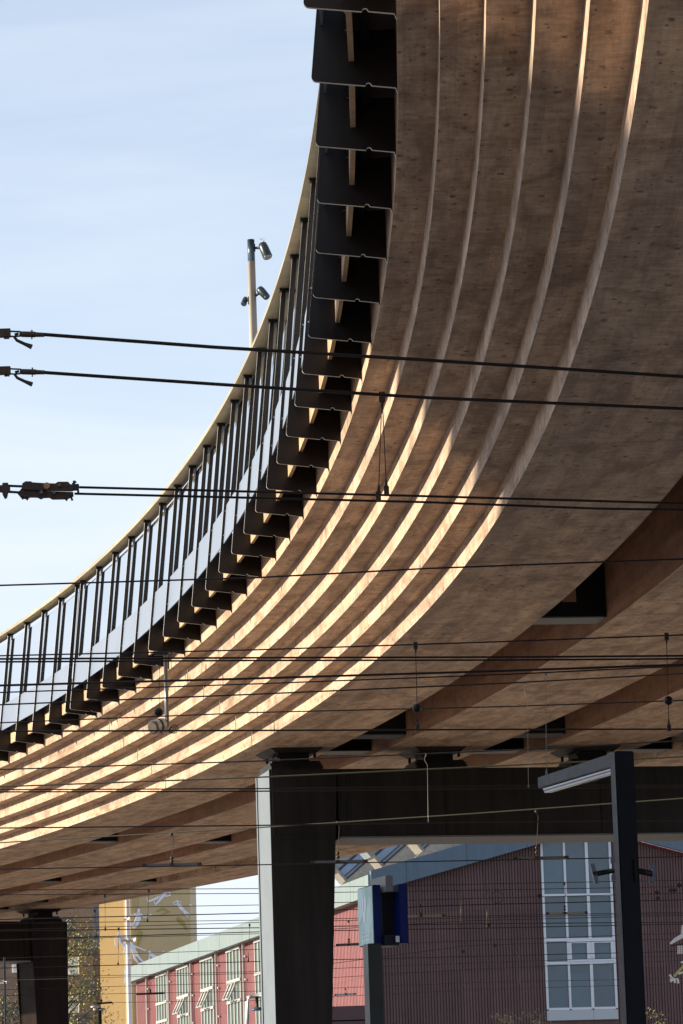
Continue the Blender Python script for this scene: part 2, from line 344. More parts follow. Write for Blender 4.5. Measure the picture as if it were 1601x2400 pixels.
for i in range(len(stations) - 1):
    a, b = stations[i], stations[i + 1]
    if not (-12 < a < 90): continue
    if b - a < .8: continue
    a2, b2 = a + .012, b - .012
    bm = bmesh.new()
    hexa(bm, [bp(a2, uo(.80) + .035, .80), bp(b2, uo(.80) + .035, .80), bp(b2, uo(.80) + .05, .80), bp(a2, uo(.80) + .05, .80),
              bp(a2, uo(1.36) + .035, 1.36), bp(b2, uo(1.36) + .035, 1.36), bp(b2, uo(1.36) + .05, 1.36), bp(a2, uo(1.36) + .05, 1.36)])
    newobj('fascia_panel', bm, M_PANEL, bridge)
    bm = bmesh.new()
    hexa(bm, [bp(a2, uo(1.30) + .076, 1.30), bp(b2, uo(1.30) + .076, 1.30), bp(b2, uo(1.30) + .085, 1.30), bp(a2, uo(1.30) + .085, 1.30),
              bp(a2, uo(2.74) + .076, 2.74), bp(b2, uo(2.74) + .076, 2.74), bp(b2, uo(2.74) + .085, 2.74), bp(a2, uo(2.74) + .085, 2.74)])
    newobj('glass_pane', bm, M_GLASS, bridge)

# cross frames between the beams
def cross_frame(s, u0, u1):
    o, T, N = frame(s); P = lambda a, u, z: o + T * a + N * u + Vector((0, 0, z))
    bm = bmesh.new(); uu0, uu1 = u0 + .004, u1 - .004; h0, h1, hz0, hz1 = u0 + .38, u1 - .38, -.80, -.30
    zb, zt = -.985, ZD - .01
    fbox(bm, s, 0, .03, uu0, h0, zb, zt); fbox(bm, s, 0, .03, h1, uu1, zb, zt)
    fbox(bm, s, 0, .03, h0, h1, zb, hz0); fbox(bm, s, 0, .03, h0, h1, hz1, zt)
    for (a, b) in ((h0, hz0), (h1, hz0)):
        pass
    web = newobj('cross_frame', bm, M_BLACK, bridge)
    bm = bmesh.new(); fbox(bm, s, -.02, .52, u0 + .006, u1 - .006, -1.005, -.987)
    newobj('bottom_flange', bm, M_FLANGE, web)
for g0, g1 in ((UG, H1), (H2, 6.35), (8.18, 2 * CU - UG)):
    for s in (8.3, 21.75, 36.6, 39.32, 59.85, 72.6, 80.3, 83.2):
        cross_frame(s, g0, g1)

# ================================================================== PIERS
def pier(s, label, PM):
    M_PIER = PM
    o, T, N = frame(s); ZG = -2.6 - o.z
    root = empty('bridge_pier', o + N * 5.87 + Vector((0, 0, ZG)), label, 'bridge pier', 'steel portal piers under the bridge')
    P = lambda a, u, z: o + T * a + N * u + Vector((0, 0, z))
    D = 1.3
    for side in (0, 1):
        fu = (lambda u: u) if side == 0 else (lambda u: 2 * CU - u + (0.0))
        uo_, ui_t = 1.40, 2.58; ui_b = ui_t - .0573 * (-2.62 - ZG)
        def colbox(bm, a0, a1, e0, e1):
            pts = [P(a0, fu(uo_ + e0), ZG), P(a1, fu(uo_ + e0), ZG), P(a1, fu(ui_b - e1), ZG), P(a0, fu(ui_b - e1), ZG),
                   P(a0, fu(uo_ + e0), -1.465), P(a1, fu(uo_ + e0), -1.465), P(a1, fu(ui_t - e1), -1.465), P(a0, fu(ui_t - e1), -1.465)]
            hexa(bm, pts)
        bm = bmesh.new(); colbox(bm, 0.0, .05, 0, 0); colbox(bm, D - .05, D, 0, 0); colbox(bm, .05, D - .05, .035, .035)
        zz = -2.62
        fb = lambda a0, a1, u0, u1, z0, z1: fbox(bm, s, a0, a1, fu(u0), fu(u1), z0, z1)
        fb(-.012, 0, 1.47, 2.5, -2.66, -2.60)
        fb(-.016, 0, 1.44, 1.455, -2.6, -1.48); fb(-.03, 0, 2.60, 2.612, -2.6, -1.48)
        bmesh.ops.recalc_face_normals(bm, faces=bm.faces)
        co = newobj('column', bm, M_PIER, root)
        bm = bmesh.new()
        def sidebox(a0, a1, e0, e1): hexa(bm, [P(a0, fu(uo_ + e0), ZG), P(a1, fu(uo_ + e0), ZG), P(a1, fu(uo_ + e1), ZG), P(a0, fu(uo_ + e1), ZG), P(a0, fu(uo_ + e0), -1.467), P(a1, fu(uo_ + e0), -1.467), P(a1, fu(uo_ + e1), -1.467), P(a0, fu(uo_ + e1), -1.467)])
        sidebox(.052, D - .052, .012, .033); sidebox(.004, .10, -.006, -.001); sidebox(D - .10, D - .004, -.006, -.001)
        bmesh.ops.recalc_face_normals(bm, faces=bm.faces); newobj('outer_plate', bm, M_LIGHT, co)
    bm = bmesh.new(); fbox(bm, s, 0.0, D, 2.583, 2 * CU - 2.583, -2.63, -1.467)
    for u in (2.75, 4.48, 7.26, 8.95): fbox(bm, s, -.02, 0, u - .008, u + .008, -2.60, -1.5)
    newobj('crossbeam', bm, M_PIER, root)
    bm = bmesh.new(); fbox(bm, s, -.03, D + .03, 2.60, 2 * CU - 2.60, -2.66, -2.632)
    newobj('bottom_flange', bm, M_FLANGE, root)
    zs = 0
    for uc in (1.93, 4.48, 7.26, 2 * CU - 1.93):
        bm = bmesh.new()
        g = .03
        hexa(bm, [P(.25, uc - .36, -1.15), P(1.35, uc - .36, -1.15), P(1.35, uc + .36, -1.15), P(.25, uc + .36, -1.15),
                  P(.18, uc - .48, -1.05), P(1.55, uc - .48, -1.05), P(1.55, uc + .48, -1.05), P(.18, uc + .48, -1.05)])
        fbox(bm, s, .45, 1.1, uc - .26, uc + .26, -1.29, -1.15)
        fbox(bm, s, .32, 1.18, uc - .42, uc + .42, -1.335, -1.288)
        fbox(bm, s, .22, 1.22, uc - .47, uc + .43, -1.39, -1.336); fbox(bm, s, .12, 1.26, uc - .47, uc + .43, -1.465, -1.391)
        be = newobj('bearing', bm, M_PIER, root)
        for a in (.26, 1.3):
            for u in (uc - .32, uc + .32): bm = bmesh.new(); tube(bm, [P(a, u, -1.24), P(a, u, -1.14)], .028, 6); newobj('anchor_bolt', bm, M_BLACK, be)
pier(37.7, 'near dark steel portal pier with tapered column and crossbeam filling the lower right', M_PIER)
pier(81.7, 'distant dark steel portal pier at the lower left corner, below the far bearings', M_PIERB)

# ================================================================== OFF-FRAME HALL whose gable shades the near part of the bridge
hall = empty('gabled_hall', (-52, 26.5, -2.6), 'tall gabled hall left of the photo, its roof shading the near timber steps', 'building')
bm = bmesh.new()
cy, hz = 26.3, 25.3
prof = [(cy - 13, -2.6), (cy + 13, -2.6), (cy + 13, hz - 6.4), (cy, hz), (cy - 13, hz - 6.4)]
a = [bm.verts.new((-45, y, z)) for y, z in prof]; b = [bm.verts.new((-62, y, z)) for y, z in prof]
bm.faces.new(a); bm.faces.new(b[::-1])
for i in range(5): bm.faces.new([a[i], b[i], b[(i + 1) % 5], a[(i + 1) % 5]])
bmesh.ops.recalc_face_normals(bm, faces=bm.faces)
newobj('wall', bm, mat('hall_brick', (.32, .19, .13), .9, noise=.2, nscale=3), hall)
bm = bmesh.new()
for sgn in (-1, 1):
    hexa(bm, [Vector((-44.6, cy, hz + .02)), Vector((-62.4, cy, hz + .02)), Vector((-62.4, cy + sgn * 13.4, hz - 6.58)), Vector((-44.6, cy + sgn * 13.4, hz - 6.58)),
              Vector((-44.6, cy, hz + .22)), Vector((-62.4, cy, hz + .22)), Vector((-62.4, cy + sgn * 13.4, hz - 6.38)), Vector((-44.6, cy + sgn * 13.4, hz - 6.38))])
bmesh.ops.recalc_face_normals(bm, faces=bm.faces)
newobj('roof', bm, mat('hall_roof', (.12, .1, .1), .8), hall)
bm = bmesh.new()
for yy in (-8, -3, 3, 8):
    for zz in (2, 7, 12): obox(bm, (-44.97, cy + yy, zz), (.04, 0, 0), (0, .8, 0), (0, 0, 1.2))
newobj('windows', bm, M_BLACK, hall)

dark_blk = empty('added_dark_building', (10, -22, -2.6), 'added dark brick building, unseen behind the camera, keeping camera-facing steel dark', 'building')  # added out of view to darken what the camera-facing steel reflects
bm = bmesh.new(); obox(bm, (8, -24, 5.4), (60, 0, 0), (0, 8, 0), (0, 0, 8.0)); newobj('wall', bm, mat('added_dark_brick', (.075, .055, .045), .9, noise=.2, nscale=3), dark_blk)
bm = bmesh.new()
for i in range(24): obox(bm, (-48 + i * 4.8, -15.97, 3.5), (1.1, 0, 0), (0, .04, 0), (0, 0, 1.4)); obox(bm, (-48 + i * 4.8, -15.97, 9), (1.1, 0, 0), (0, .04, 0), (0, 0, 1.4))
newobj('windows', bm, M_BLACK, dark_blk)
bm = bmesh.new(); obox(bm, (8, -24, 13.6), (60.5, 0, 0), (0, 8.5, 0), (0, 0, .2)); newobj('roof', bm, M_BLACK, dark_blk)

# ================================================================== MAST LIGHT standing on the bridge deck
def cyl_between(bm, a, b, r, r2=None, n=16): tube(bm, [a, b], [r, r2 if r2 else r], n)
YM = 57.0
top = aty(588, 562, YM); base = Vector((top.x, YM, 9.3))
pole = empty('light_mast', base, 'slim cream mast with dark cap and three spotlights standing on the bridge', 'light mast')
mid = Vector((top.x, YM, aty(590, 613, YM).z))
bm = bmesh.new(); tube(bm, [base, mid], [.085, .063], 16); newobj('pole', bm, M_CREAM, pole, False)
bm = bmesh.new(); tube(bm, [mid, top], [.0625, .060], 16); newobj('pole_cap', bm, mat('blue_grey_coating', (.05, .075, .105), .35), pole)
def spot(a_px, b_px, r0, r1, j_px, lit=False, back=0.0):
    A = aty(*a_px, YM - .12 + back); B = aty(*b_px, YM - .20 + back)
    bm = bmesh.new(); d = (B - A)
    tube(bm, [A - d * .06, A, A + d * .25, B - d * .04, B], [r0 * .55, r0 * .86, r0, r1, r1 * .93], 18)
    o = newobj('spotlight', bm, mat('spot_housing', (.014, .022, .028), .35, .1), pole)
    bm = bmesh.new(); tube(bm, [B, B + d.normalized() * .006], [r1 * .86, r1 * .86], 18); newobj('lens', bm, M_WHITE if lit else M_BAR, o)
    J = aty(*j_px, YM); bm = bmesh.new(); tube(bm, [J, (A + d * .3)], .022, 8); obox(bm, J, (.018, 0, 0), (0, .03, 0), (0, 0, .06)); newobj('bracket', bm, M_BLACK, o)
spot((615, 572), (628, 603), .078, .082, (596, 581), True)
spot((608, 677), (626, 697), .070, .060, (598, 694))
spot((576, 699), (571, 713), .045, .05, (584, 704), back=.2)
bm = bmesh.new()
for k in range(9):
    a = k / 9 * 6.28; c = aty(616, 567, YM - .12); tube(bm, [c, c + Vector((math.cos(a) * .05, math.sin(a) * .05, .05 + .01 * (k % 3)))], .002, 4)
newobj('bird_spikes', bm, M_GALV, pole)

# ================================================================== FLOODLIGHT hanging from the bridge edge
YF = 57.2
a = aty(388, 1533, YF); b = aty(394, 1703, YF)
hang = empty('hanging_floodlight', a, 'round floodlight on a grey pipe hanging below the stepped timber edge', 'floodlight')
bm = bmesh.new(); tube(bm, [a, Vector((a.x + .0, a.y, b.z))], .036, 14)
newobj('drop_pipe', bm, mat('grey_pipe', (.17, .165, .16), .3, .5), hang)
bm = bmesh.new(); obox(bm, a, (.05, 0, 0), (0, .05, 0), (0, 0, .02)); c0 = aty(365, 1537, YF); obox(bm, (a + c0) / 2 + Vector((0, 0, .01)), ((a - c0).length / 2 + .03, 0, 0), (0, .03, 0), (0, 0, .018)); newobj('top_clamp', bm, M_BLACK, hang)
A = aty(383, 1698, YF - .10); B = aty(357, 1705, YF - .32)
bm = bmesh.new(); d = B - A
tube(bm, [A, A + d * .05, A + d * .45, A + d * .5, A + d * .95, B], [.09, .112, .112, .108, .108, .09], 22)
fl = newobj('lamp_housing', bm, mat('brown_housing', (.10, .085, .075), .4, .3, noise=.3, nscale=9), hang)
bm = bmesh.new(); tube(bm, [A + d * .42, A + d * .52], .117, 22); tube(bm, [A - d * .02, A], .09, 20); newobj('black_ring', bm, M_BLACK, fl)
bm = bmesh.new(); tube(bm, [A + d * .12, A + d * .40], .1145, 22); tube(bm, [A + d * .56, A + d * .9], .1105, 22); newobj('silver_band', bm, M_GALV, fl)
bm = bmesh.new(); tube(bm, [Vector((a.x, a.y - .03, aty(388, 1690, YF).z)), A + Vector((0, -.02, -.02)), A + d * .2 + Vector((0, 0, -.13))], .016, 8); newobj('yoke', bm, M_BLACK, hang)
bm = bmesh.new()
for k in range(3):
    cc = aty(402 + k * 3, 1712 - k * 2, YF - .05); r = .05 + .012 * k
    tube(bm, [cc + Vector((math.cos(t / 14 * 6.283) * r * .8, (k - 1) * .02, math.sin(t / 14 * 6.283) * r)) for t in range(15)], .006, 6, caps=False)
newobj('cable_loops', bm, M_BLACK, hang)

# ================================================================== PLATFORM LAMP (near, right)
YL = 28.0
lroot_t = aty(1457, 1762, YL); lx = lroot_t.x
d1 = Vector((-.29, .957, 0)); n1 = Vector((.957, .29, 0))      # arm direction / across
lamp = empty('platform_lamp', (lx, YL, -1.66), 'black square lamp post with a slanting strip-light arm at the lower right', 'lamp post')
bm = bmesh.new(); ztop = aty(1457, 1762, YL).z
obox(bm, (lx, YL, (ztop - 1.66) / 2), n1 * .082, d1 * .06, (0, 0, (ztop + 1.66) / 2))
bmesh.ops.bevel(bm, geom=[e for e in bm.edges], offset=.008, segments=2, affect='EDGES')
M_LAMP = mat('anthracite_lamp_paint', (.008, .010, .017), .45, 0, .22, noise=.2, nscale=8)
newobj('post', bm, M_LAMP, lamp)
bm = bmesh.new(); L = 1.78
p0 = Vector((lx, YL, ztop)) + d1 * .055
hexa(bm, [p0 - n1 * .06 + Vector((0, 0, -.115)), p0 + n1 * .06 + Vector((0, 0, -.115)), p0 + d1 * L + n1 * .06 + Vector((0, 0, -.095)), p0 + d1 * L - n1 * .06 + Vector((0, 0, -.095)),
          p0 - n1 * .06 + Vector((0, 0, -.002)), p0 + n1 * .06 + Vector((0, 0, -.002)), p0 + d1 * L + n1 * .06 + Vector((0, 0, -.002)), p0 + d1 * L - n1 * .06 + Vector((0, 0, -.002))])
bmesh.ops.bevel(bm, geom=[e for e in bm.edges], offset=.006, segments=2, affect='EDGES')
arm = newobj('arm', bm, M_LAMP, lamp)
bm = bmesh.new(); q0 = p0 + d1 * .1 + Vector((0, 0, -.118)); q1 = p0 + d1 * 1.70 + Vector((0, 0, -.106))
hexa(bm, [q0 - n1 * .030 + Vector((0, 0, -.035)), q0 + n1 * .03 + Vector((0, 0, -.035)), q1 + n1 * .03 + Vector((0, 0, -.035)), q1 - n1 * .03 + Vector((0, 0, -.035)), q0 - n1 * .045, q0 + n1 * .045, q1 + n1 * .045, q1 - n1 * .045])
newobj('strip_light', bm, mat('frosted_diffuser', (.82, .88, .98), .2, 0, .8), arm)
bm = bmesh.new(); off = Vector((0, 0, -.0))
hexa(bm, [q0 - n1 * .0402 + Vector((0, 0, -.022)), q0 - n1 * .035 + Vector((0, 0, -.022)), q1 - n1 * .035 + Vector((0, 0, -.022)), q1 - n1 * .0402 + Vector((0, 0, -.022)),
          q0 - n1 * .0432 + Vector((0, 0, -.014)), q0 - n1 * .038 + Vector((0, 0, -.014)), q1 - n1 * .038 + Vector((0, 0, -.014)), q1 - n1 * .0432 + Vector((0, 0, -.014))])
newobj('diffuser_groove', bm, mat('diffuser_groove_blue', (.12, .16, .25), .4), arm)
bm = bmesh.new()
for i in range(8):   # dusty cobweb threads under the arm
    t0 = random.uniform(.2, 1.3); s0_ = p0 + d1 * t0 + n1 * random.uniform(.02, .05) + Vector((0, 0, -.12)); s1_ = s0_ + d1 * random.uniform(.2, .5) + n1 * random.uniform(0, .04) + Vector((0, 0, -random.uniform(.01, .05)))
    tube(bm, [s0_, (s0_ + s1_) / 2 + Vector((0, 0, -.02)), s1_], .0015, 4)
newobj('cobweb', bm, mat('cobweb_grey', (.2, .18, .17), .9), arm)
# two empty bracket arms with clamp plates
zc = aty(1457, 2038, YL).z
M_CL = mat('worn_bracket', (.16, .18, .22), .5, .3, noise=.3, nscale=30)
e = aty(1398, 2048, YL - .05); bm = bmesh.new(); st = aty(1440, 2040, YL - .05)
tube(bm, [st, e], .021, 10); br1 = newobj('bracket_arm', bm, M_BLACK, lamp)
bm = bmesh.new(); c = aty(1393, 2048, YL - .05); ax = Vector((.27, 0, -1)).normalized()
ax = Vector((.20, 0, -.98)).normalized(); obox(bm, c, Vector((.98, 0, .2)) * .017, (0, .045, 0), ax * .079); newobj('clamp_plate', bm, M_CL, br1)
bm = bmesh.new(); tube(bm, [c + Vector((0, -.046, 0)), c + Vector((0, -.05, 0))], .014, 12); newobj('hole', bm, M_BLACK, br1)
bm = bmesh.new()
for dz in (.075, -.068): obox(bm, aty(1437, 2038, YL - .085) + Vector((-.0, 0, dz)), (.017, 0, 0), (0, .03, 0), (0, 0, .026))
newobj('clamp_plate', bm, M_CL, br1)
st = aty(1490, 2040, YL - .0); e = aty(1532, 2049, YL - .02); bm = bmesh.new(); tube(bm, [st, e], [.024, .026], 10); obox(bm, aty(1490, 2040, YL - .02), (.012, 0, 0), (0, .04, 0), (0, 0, .085)); br2 = newobj('bracket_arm', bm, M_BLACK, lamp)
bm = bmesh.new(); c = aty(1530, 2047, YL - .03)
pts = [c + Vector((x_, 0, z_)) for x_, z_ in ((-.03, .06), (-.012, .075), (.018, .078), (.024, .02), (.018, -.04), (.0, -.075), (-.02, -.082), (-.038, -.07), (-.03, -.05), (-.006, -.035), (.0, .03))]
plate(bm, pts, (0, 1, 0), .05); newobj('clamp_plate', bm, M_CL, br2)

# ================================================================== PLATFORM SIGN
YS = 30.0
k_ = YS / F_PX
sg = empty('platform_sign', (aty(866, 2300, YS).x, YS, -1.66), 'twin-board blue station sign on a grey-green square post, one board face pale with painted reflections', 'sign')
dS = Vector((-.30, .954, 0)); nS = Vector((.954, .30, 0))
M_SPOST = mat('grey_green_post', (.040, .044, .041), .4, 0, .4, noise=.1, nscale=4); M_NAVY = mat('navy_enamel', (.001, .012, .11), .45, 0, .3)
c = aty(872, 2400, YS); bm = bmesh.new(); zt = aty(872, 2212, YS).z
obox(bm, (c.x + .022, YS + .02, (zt - 1.66) / 2), nS * .060, dS * .075, (0, 0, (zt + 1.66) / 2)); bmesh.ops.bevel(bm, geom=[e for e in bm.edges], offset=.006, segments=2, affect='EDGES'); newobj('post', bm, M_SPOST, sg)
M_PALE = bpy.data.materials.new('pale_reflection_face'); M_PALE.use_nodes = True
_n = M_PALE.node_tree; _b = _n.nodes['Principled BSDF']; _b.inputs['Roughness'].default_value = .4; _b.inputs['Specular IOR Level'].default_value = .2
_t = _n.nodes.new('ShaderNodeTexCoord'); _x = _n.nodes.new('ShaderNodeTexNoise'); _x.inputs['Scale'].default_value = 3.2; _x.inputs['Distortion'].default_value = 1.2
_r = _n.nodes.new('ShaderNodeValToRGB'); _r.color_ramp.elements[0].color = (.42, .62, .54, 1); _r.color_ramp.elements[1].color = (.66, .86, .80, 1); _r.color_ramp.elements[0].position = .4; _r.color_ramp.elements[1].position = .6  # mottled pale tones hold the glare on the face as colour
_n.links.new(_t.outputs['Object'], _x.inputs['Vector']); _n.links.new(_x.outputs['Fac'], _r.inputs[0]); _n.links.new(_r.outputs[0], _b.inputs['Base Color'])
def board(xl, xr, y0, y1, name):
    A = aty(xl, y0, YS); Bq = aty(xr, y0, YS); wd = (Bq - A).length; z0 = aty(xl, y1, YS).z; z1 = A.z
    cc = (A + Bq) / 2; cc.z = (z0 + z1) / 2
    Ld = .42
    bm = bmesh.new(); obox(bm, cc + dS * Ld / 2, nS * wd / 2, dS * Ld / 2, (0, 0, (z1 - z0) / 2)); bmesh.ops.bevel(bm, geom=[e for e in bm.edges], offset=.004, segments=2, affect='EDGES')
    return newobj(name, bm, M_NAVY, sg), cc, wd, z0, z1, Ld
o1, cc, wd, z0, z1, Ld = board(873, 892, 2074, 2213, 'board')
bm = bmesh.new(); obox(bm, cc + dS * (Ld / 2 + .0) - nS * (wd / 2 + .004), nS * .003, dS * (Ld / 2 - .006), (0, 0, (z1 - z0) / 2 - .008)); newobj('board_face', bm, M_PALE, o1)
# heart-like glint painted as pale strokes, plus lettering blocks, on the pale face
bm = bmesh.new(); fo = cc - nS * (wd / 2 + .009)
for t_, zz0, zz1, hw in ((.20, .06, .18, .022), (.27, .07, .18, .02), (.235, -.03, .06, .03), (.32, .10, .14, .012)):
    obox(bm, fo + dS * t_ + Vector((0, 0, (zz0 + zz1) / 2 - .02)), nS * .001, dS * hw, (0, 0, (zz1 - zz0) / 2))
for r_ in range(3):
    for q_ in range(4): obox(bm, fo + dS * (.12 + q_ * .06) + Vector((0, 0, -.14 - r_ * .035)), nS * .001, dS * .017, (0, 0, .007))
newobj('glint_and_lettering', bm, mat('pale_marks', (.80, .86, .88), .3), o1)
board(934, 954, 2072, 2211, 'board')
A = aty(894, 2090, YS + .12); Bq = aty(936, 2090, YS + .12); bm = bmesh.new(); cm = (A + Bq) / 2; zb_ = aty(900, 2192, YS).z; cm.z = (A.z + zb_) / 2
obox(bm, cm + dS * .1, nS * .078, dS * .1, (0, 0, (A.z - zb_) / 2)); newobj('back_panel', bm, mat('deep_navy', (.003, .004, .014), .5), sg)
bm = bmesh.new(); c = aty(914, 2204, YS); obox(bm, c + dS * .12 + nS * .01, nS * .065, dS * .14, (0, 0, .045)); ob = newobj('lower_box', bm, mat('deep_navy_low', (.003, .004, .02), .4), sg)
bm = bmesh.new(); c = aty(932, 2201, YS - .03); obox(bm, c, nS * .015, dS * .006, (0, 0, .026)); newobj('label_plate', bm, M_WHITE, ob)
bm = bmesh.new(); c = aty(904, 2073, YS + .05); obox(bm, c + dS * .12, nS * .032, dS * .22, (0, 0, .068)); newobj('top_box', bm, mat('sign_bracket_grey', (.19, .185, .175), .5), sg)

# ================================================================== RED GABLED BUILDING
C0 = Vector((.9575, 140, 0)); yw = math.radians(12.5)
G = Vector((math.cos(yw), math.sin(yw), 0)); LW = Vector((-math.sin(yw), math.cos(yw), 0)); Zv = Vector((0, 0, 1))
NG = Vector((math.sin(yw), -math.cos(yw), 0))       # gable outward normal
NL = -G                                             # long wall outward normal
red = empty('red_shed', C0 + Vector((0, 0, -2.6)), 'long maroon corrugated hall with blue-grey fascia and tall white-framed gable window', 'building')
M_RED_SHADE = clad_mat('shaded_red_cladding', (.120, .064, .063), .6)  # gable side of the cladding, its shade put into the colour
M_RED_LIT = clad_mat('sunlit_red_cladding', (.245, .095, .10), .55, amp=.15, depth=.05)  # sunlit side of the same cladding, lightened in the colour
M_FAS_S = clad_mat('shaded_blue_fascia', (.085, .135, .19), .5, amp=.1, sheet=(30, 30), depth=.0)  # gable run of the fascia, coloured as it looks in shade
M_FAS_L = clad_mat('sunlit_pale_fascia', (.17, .215, .22), .5, amp=.12, sheet=(30, 30), depth=.0)  # eave run of the same fascia, coloured as it looks in sun
EAVE, RT, RZ, TEND = 10.45, 8.92, 12.80, 17.84
def vz(t): return EAVE + (RZ - EAVE) * (t / RT if t < RT else (TEND - t) / (TEND - RT))
g = lambda t, z, o=0.0: C0 + G * t + NG * o + Zv * z
lw = lambda t, z, o=0.0: C0 + LW * t + NL * o + Zv * z
bm = bmesh.new()
pitch = .121; n = int(TEND / pitch)
wall_pts = [(0, -2.6), (TEND, -2.6), (TEND, EAVE), (RT, RZ), (0, EAVE)]
plate(bm, [g(t, z, -.12) for t, z in wall_pts], NG, .2)
for i in range(n):
    t0, t1 = i * pitch, i * pitch + .088
    if 6.78 < t1 and t0 < 9.72: zlow = None; continue
    hexa(bm, [g(t0, 4.95, -.019), g(t1, 4.95, -.019), g(t1 - .01, 4.95, .03), g(t0 + .01, 4.95, .03), g(t0, vz(t0) - .01, -.019), g(t1, vz(t1) - .01, -.019), g(t1 - .01, vz(t1) - .01, .03), g(t0 + .01, vz(t0) - .01, .03)])
bmesh.ops.recalc_face_normals(bm, faces=bm.faces)
newobj('gable_wall', bm, M_RED_SHADE, red)
bm = bmesh.new(); hexa(bm, [g(.0, 4.75, 0), g(TEND, 4.75, 0), g(TEND, 4.75, .09), g(0, 4.75, .09), g(0, 4.94, 0), g(TEND, 4.94, 0), g(TEND, 4.94, .09), g(0, 4.94, .09)]); newobj('base_rail', bm, mat('red_base_trim', (.14, .02, .03), .6), red)
bm = bmesh.new()
for a_, b_ in (((-.35, EAVE - .1), (RT, RZ)), ((TEND + .35, EAVE - .1), (RT, RZ))):
    pts = [g(a_[0], a_[1], .35), g(b_[0], b_[1], .35), g(b_[0], b_[1] + .86, .35), g(a_[0], a_[1] + .86, .35)]
    plate(bm, pts, NG, .25)
bmesh.ops.recalc_face_normals(bm, faces=bm.faces)
newobj('verge_fascia', bm, M_FAS_S, red)
bm = bmesh.new()
for t_ in (1.1, 3.6, 6.1, 11.6, 14.1): obox(bm, g(t_, vz(t_) + .43, .48), G * .01, NG * .004, Zv * .42)
newobj('fascia_joints', bm, mat('joint_dark', (.05, .08, .11), .6), red)
bm = bmesh.new()
hexa(bm, [g(RT + .2, vz(RT + .2) - .08, .05), g(TEND, EAVE - .08, .05), g(TEND, EAVE - .08, .12), g(RT + .2, vz(RT + .2) - .08, .12), g(RT + .2, vz(RT + .2) + .01, .05), g(TEND, EAVE + .01, .05), g(TEND, EAVE + .01, .12), g(RT + .2, vz(RT + .2) + .01, .12)])
newobj('verge_trim', bm, mat('bright_red_trim', (.22, .015, .025), .6), red)
# gable window
win = empty('tmp', g(8.2, 5.2), '', ''); bpy.data.objects.remove(win)
def pane_mat(name, col, rough, var):
    M = mat(name, col, rough, 0, .7, noise=.18, nscale=.9); n = M.node_tree; b = n.nodes['Principled BSDF']; src = b.inputs['Base Color'].links[0].from_socket
    o = n.nodes.new('ShaderNodeObjectInfo'); r = n.nodes.new('ShaderNodeMapRange'); r.inputs['To Min'].default_value = 1 - var; r.inputs['To Max'].default_value = 1 + var; n.links.new(o.outputs['Random'], r.inputs[0])
    m_ = n.nodes.new('ShaderNodeVectorMath'); m_.operation = 'SCALE'; n.links.new(src, m_.inputs[0]); n.links.new(r.outputs[0], m_.inputs['Scale']); n.links.new(m_.outputs[0], b.inputs['Base Color']); return M
M_FR = mat('white_window_frame', (.62, .66, .72), .45); M_PANE = pane_mat('teal_window_pane', (.042, .088, .125), .12, .22)
bm = bmesh.new()
def gbar(t0, t1, z0, z1, o0=.05, o1=.12): hexa(bm, [g(t0, z0, o0), g(t1, z0, o0), g(t1, z0, o1), g(t0, z0, o1), g(t0, z1, o0), g(t1, z1, o0), g(t1, z1, o1), g(t0, z1, o1)])
GWT = 12.75
for t0, t1 in ((6.76, 6.85), (7.70, 7.79), (8.62, 8.74), (9.62, 9.72)):
    gbar(t0, t1, 5.60, min(vz(t0), vz(t1)) + .12)
for z0, z1 in ((5.56, 5.66), (7.38, 7.49), (8.30, 8.42), (10.10, 10.20)):
    for t0, t1 in ((6.851, 7.699), (7.791, 8.619), (8.741, 9.619)): gbar(t0, t1, z0, z1, .05, .115)
for t0, t1 in ((7.791, 8.619), (8.741, 9.619)):     # opening casements
    gbar(t0, t0 + .09, 7.491, 8.299, .05, .14); gbar(t1 - .09, t1, 7.491, 8.299, .05, .14); gbar(t0 + .091, t1 - .091, 7.491, 7.56, .05, .139); gbar(t0 + .091, t1 - .091, 8.22, 8.299, .05, .139)
bmesh.ops.recalc_face_normals(bm, faces=bm.faces)
wf = newobj('window_frame', bm, M_FR, red)
for t0, t1 in ((6.85, 7.70), (7.79, 8.62), (8.74, 9.62)):
    for z0, z1 in ((5.66, 7.38), (7.49, 8.30), (8.42, 10.10), (10.20, vz(t0) + .06)):
        bm = bmesh.new(); gbar(t0 + .002, t1 - .002, z0 + .002, z1 - .002, .04, .055); newobj('window_pane', bm, M_PANE, wf)
        if z0 in (5.66, 8.42) and t0 > 7: bm = bmesh.new(); zz_ = z1 - (z1 - z0) * (.22 if t0 < 8 else .12); gbar(t0 + .03, t1 - .03, zz_, z1 - .03, .0552, .0575); newobj('window_blind', bm, mat('grey_blind', (.11, .15, .17), .5), wf)
bm = bmesh.new(); gbar(6.76, 8.685, 5.16, 5.555, .05, .11); gbar(8.695, 9.72, 5.16, 5.555, .05, .11); newobj('sill_panel', bm, mat('pale_sill_panel', (.42, .46, .50), .5), wf)
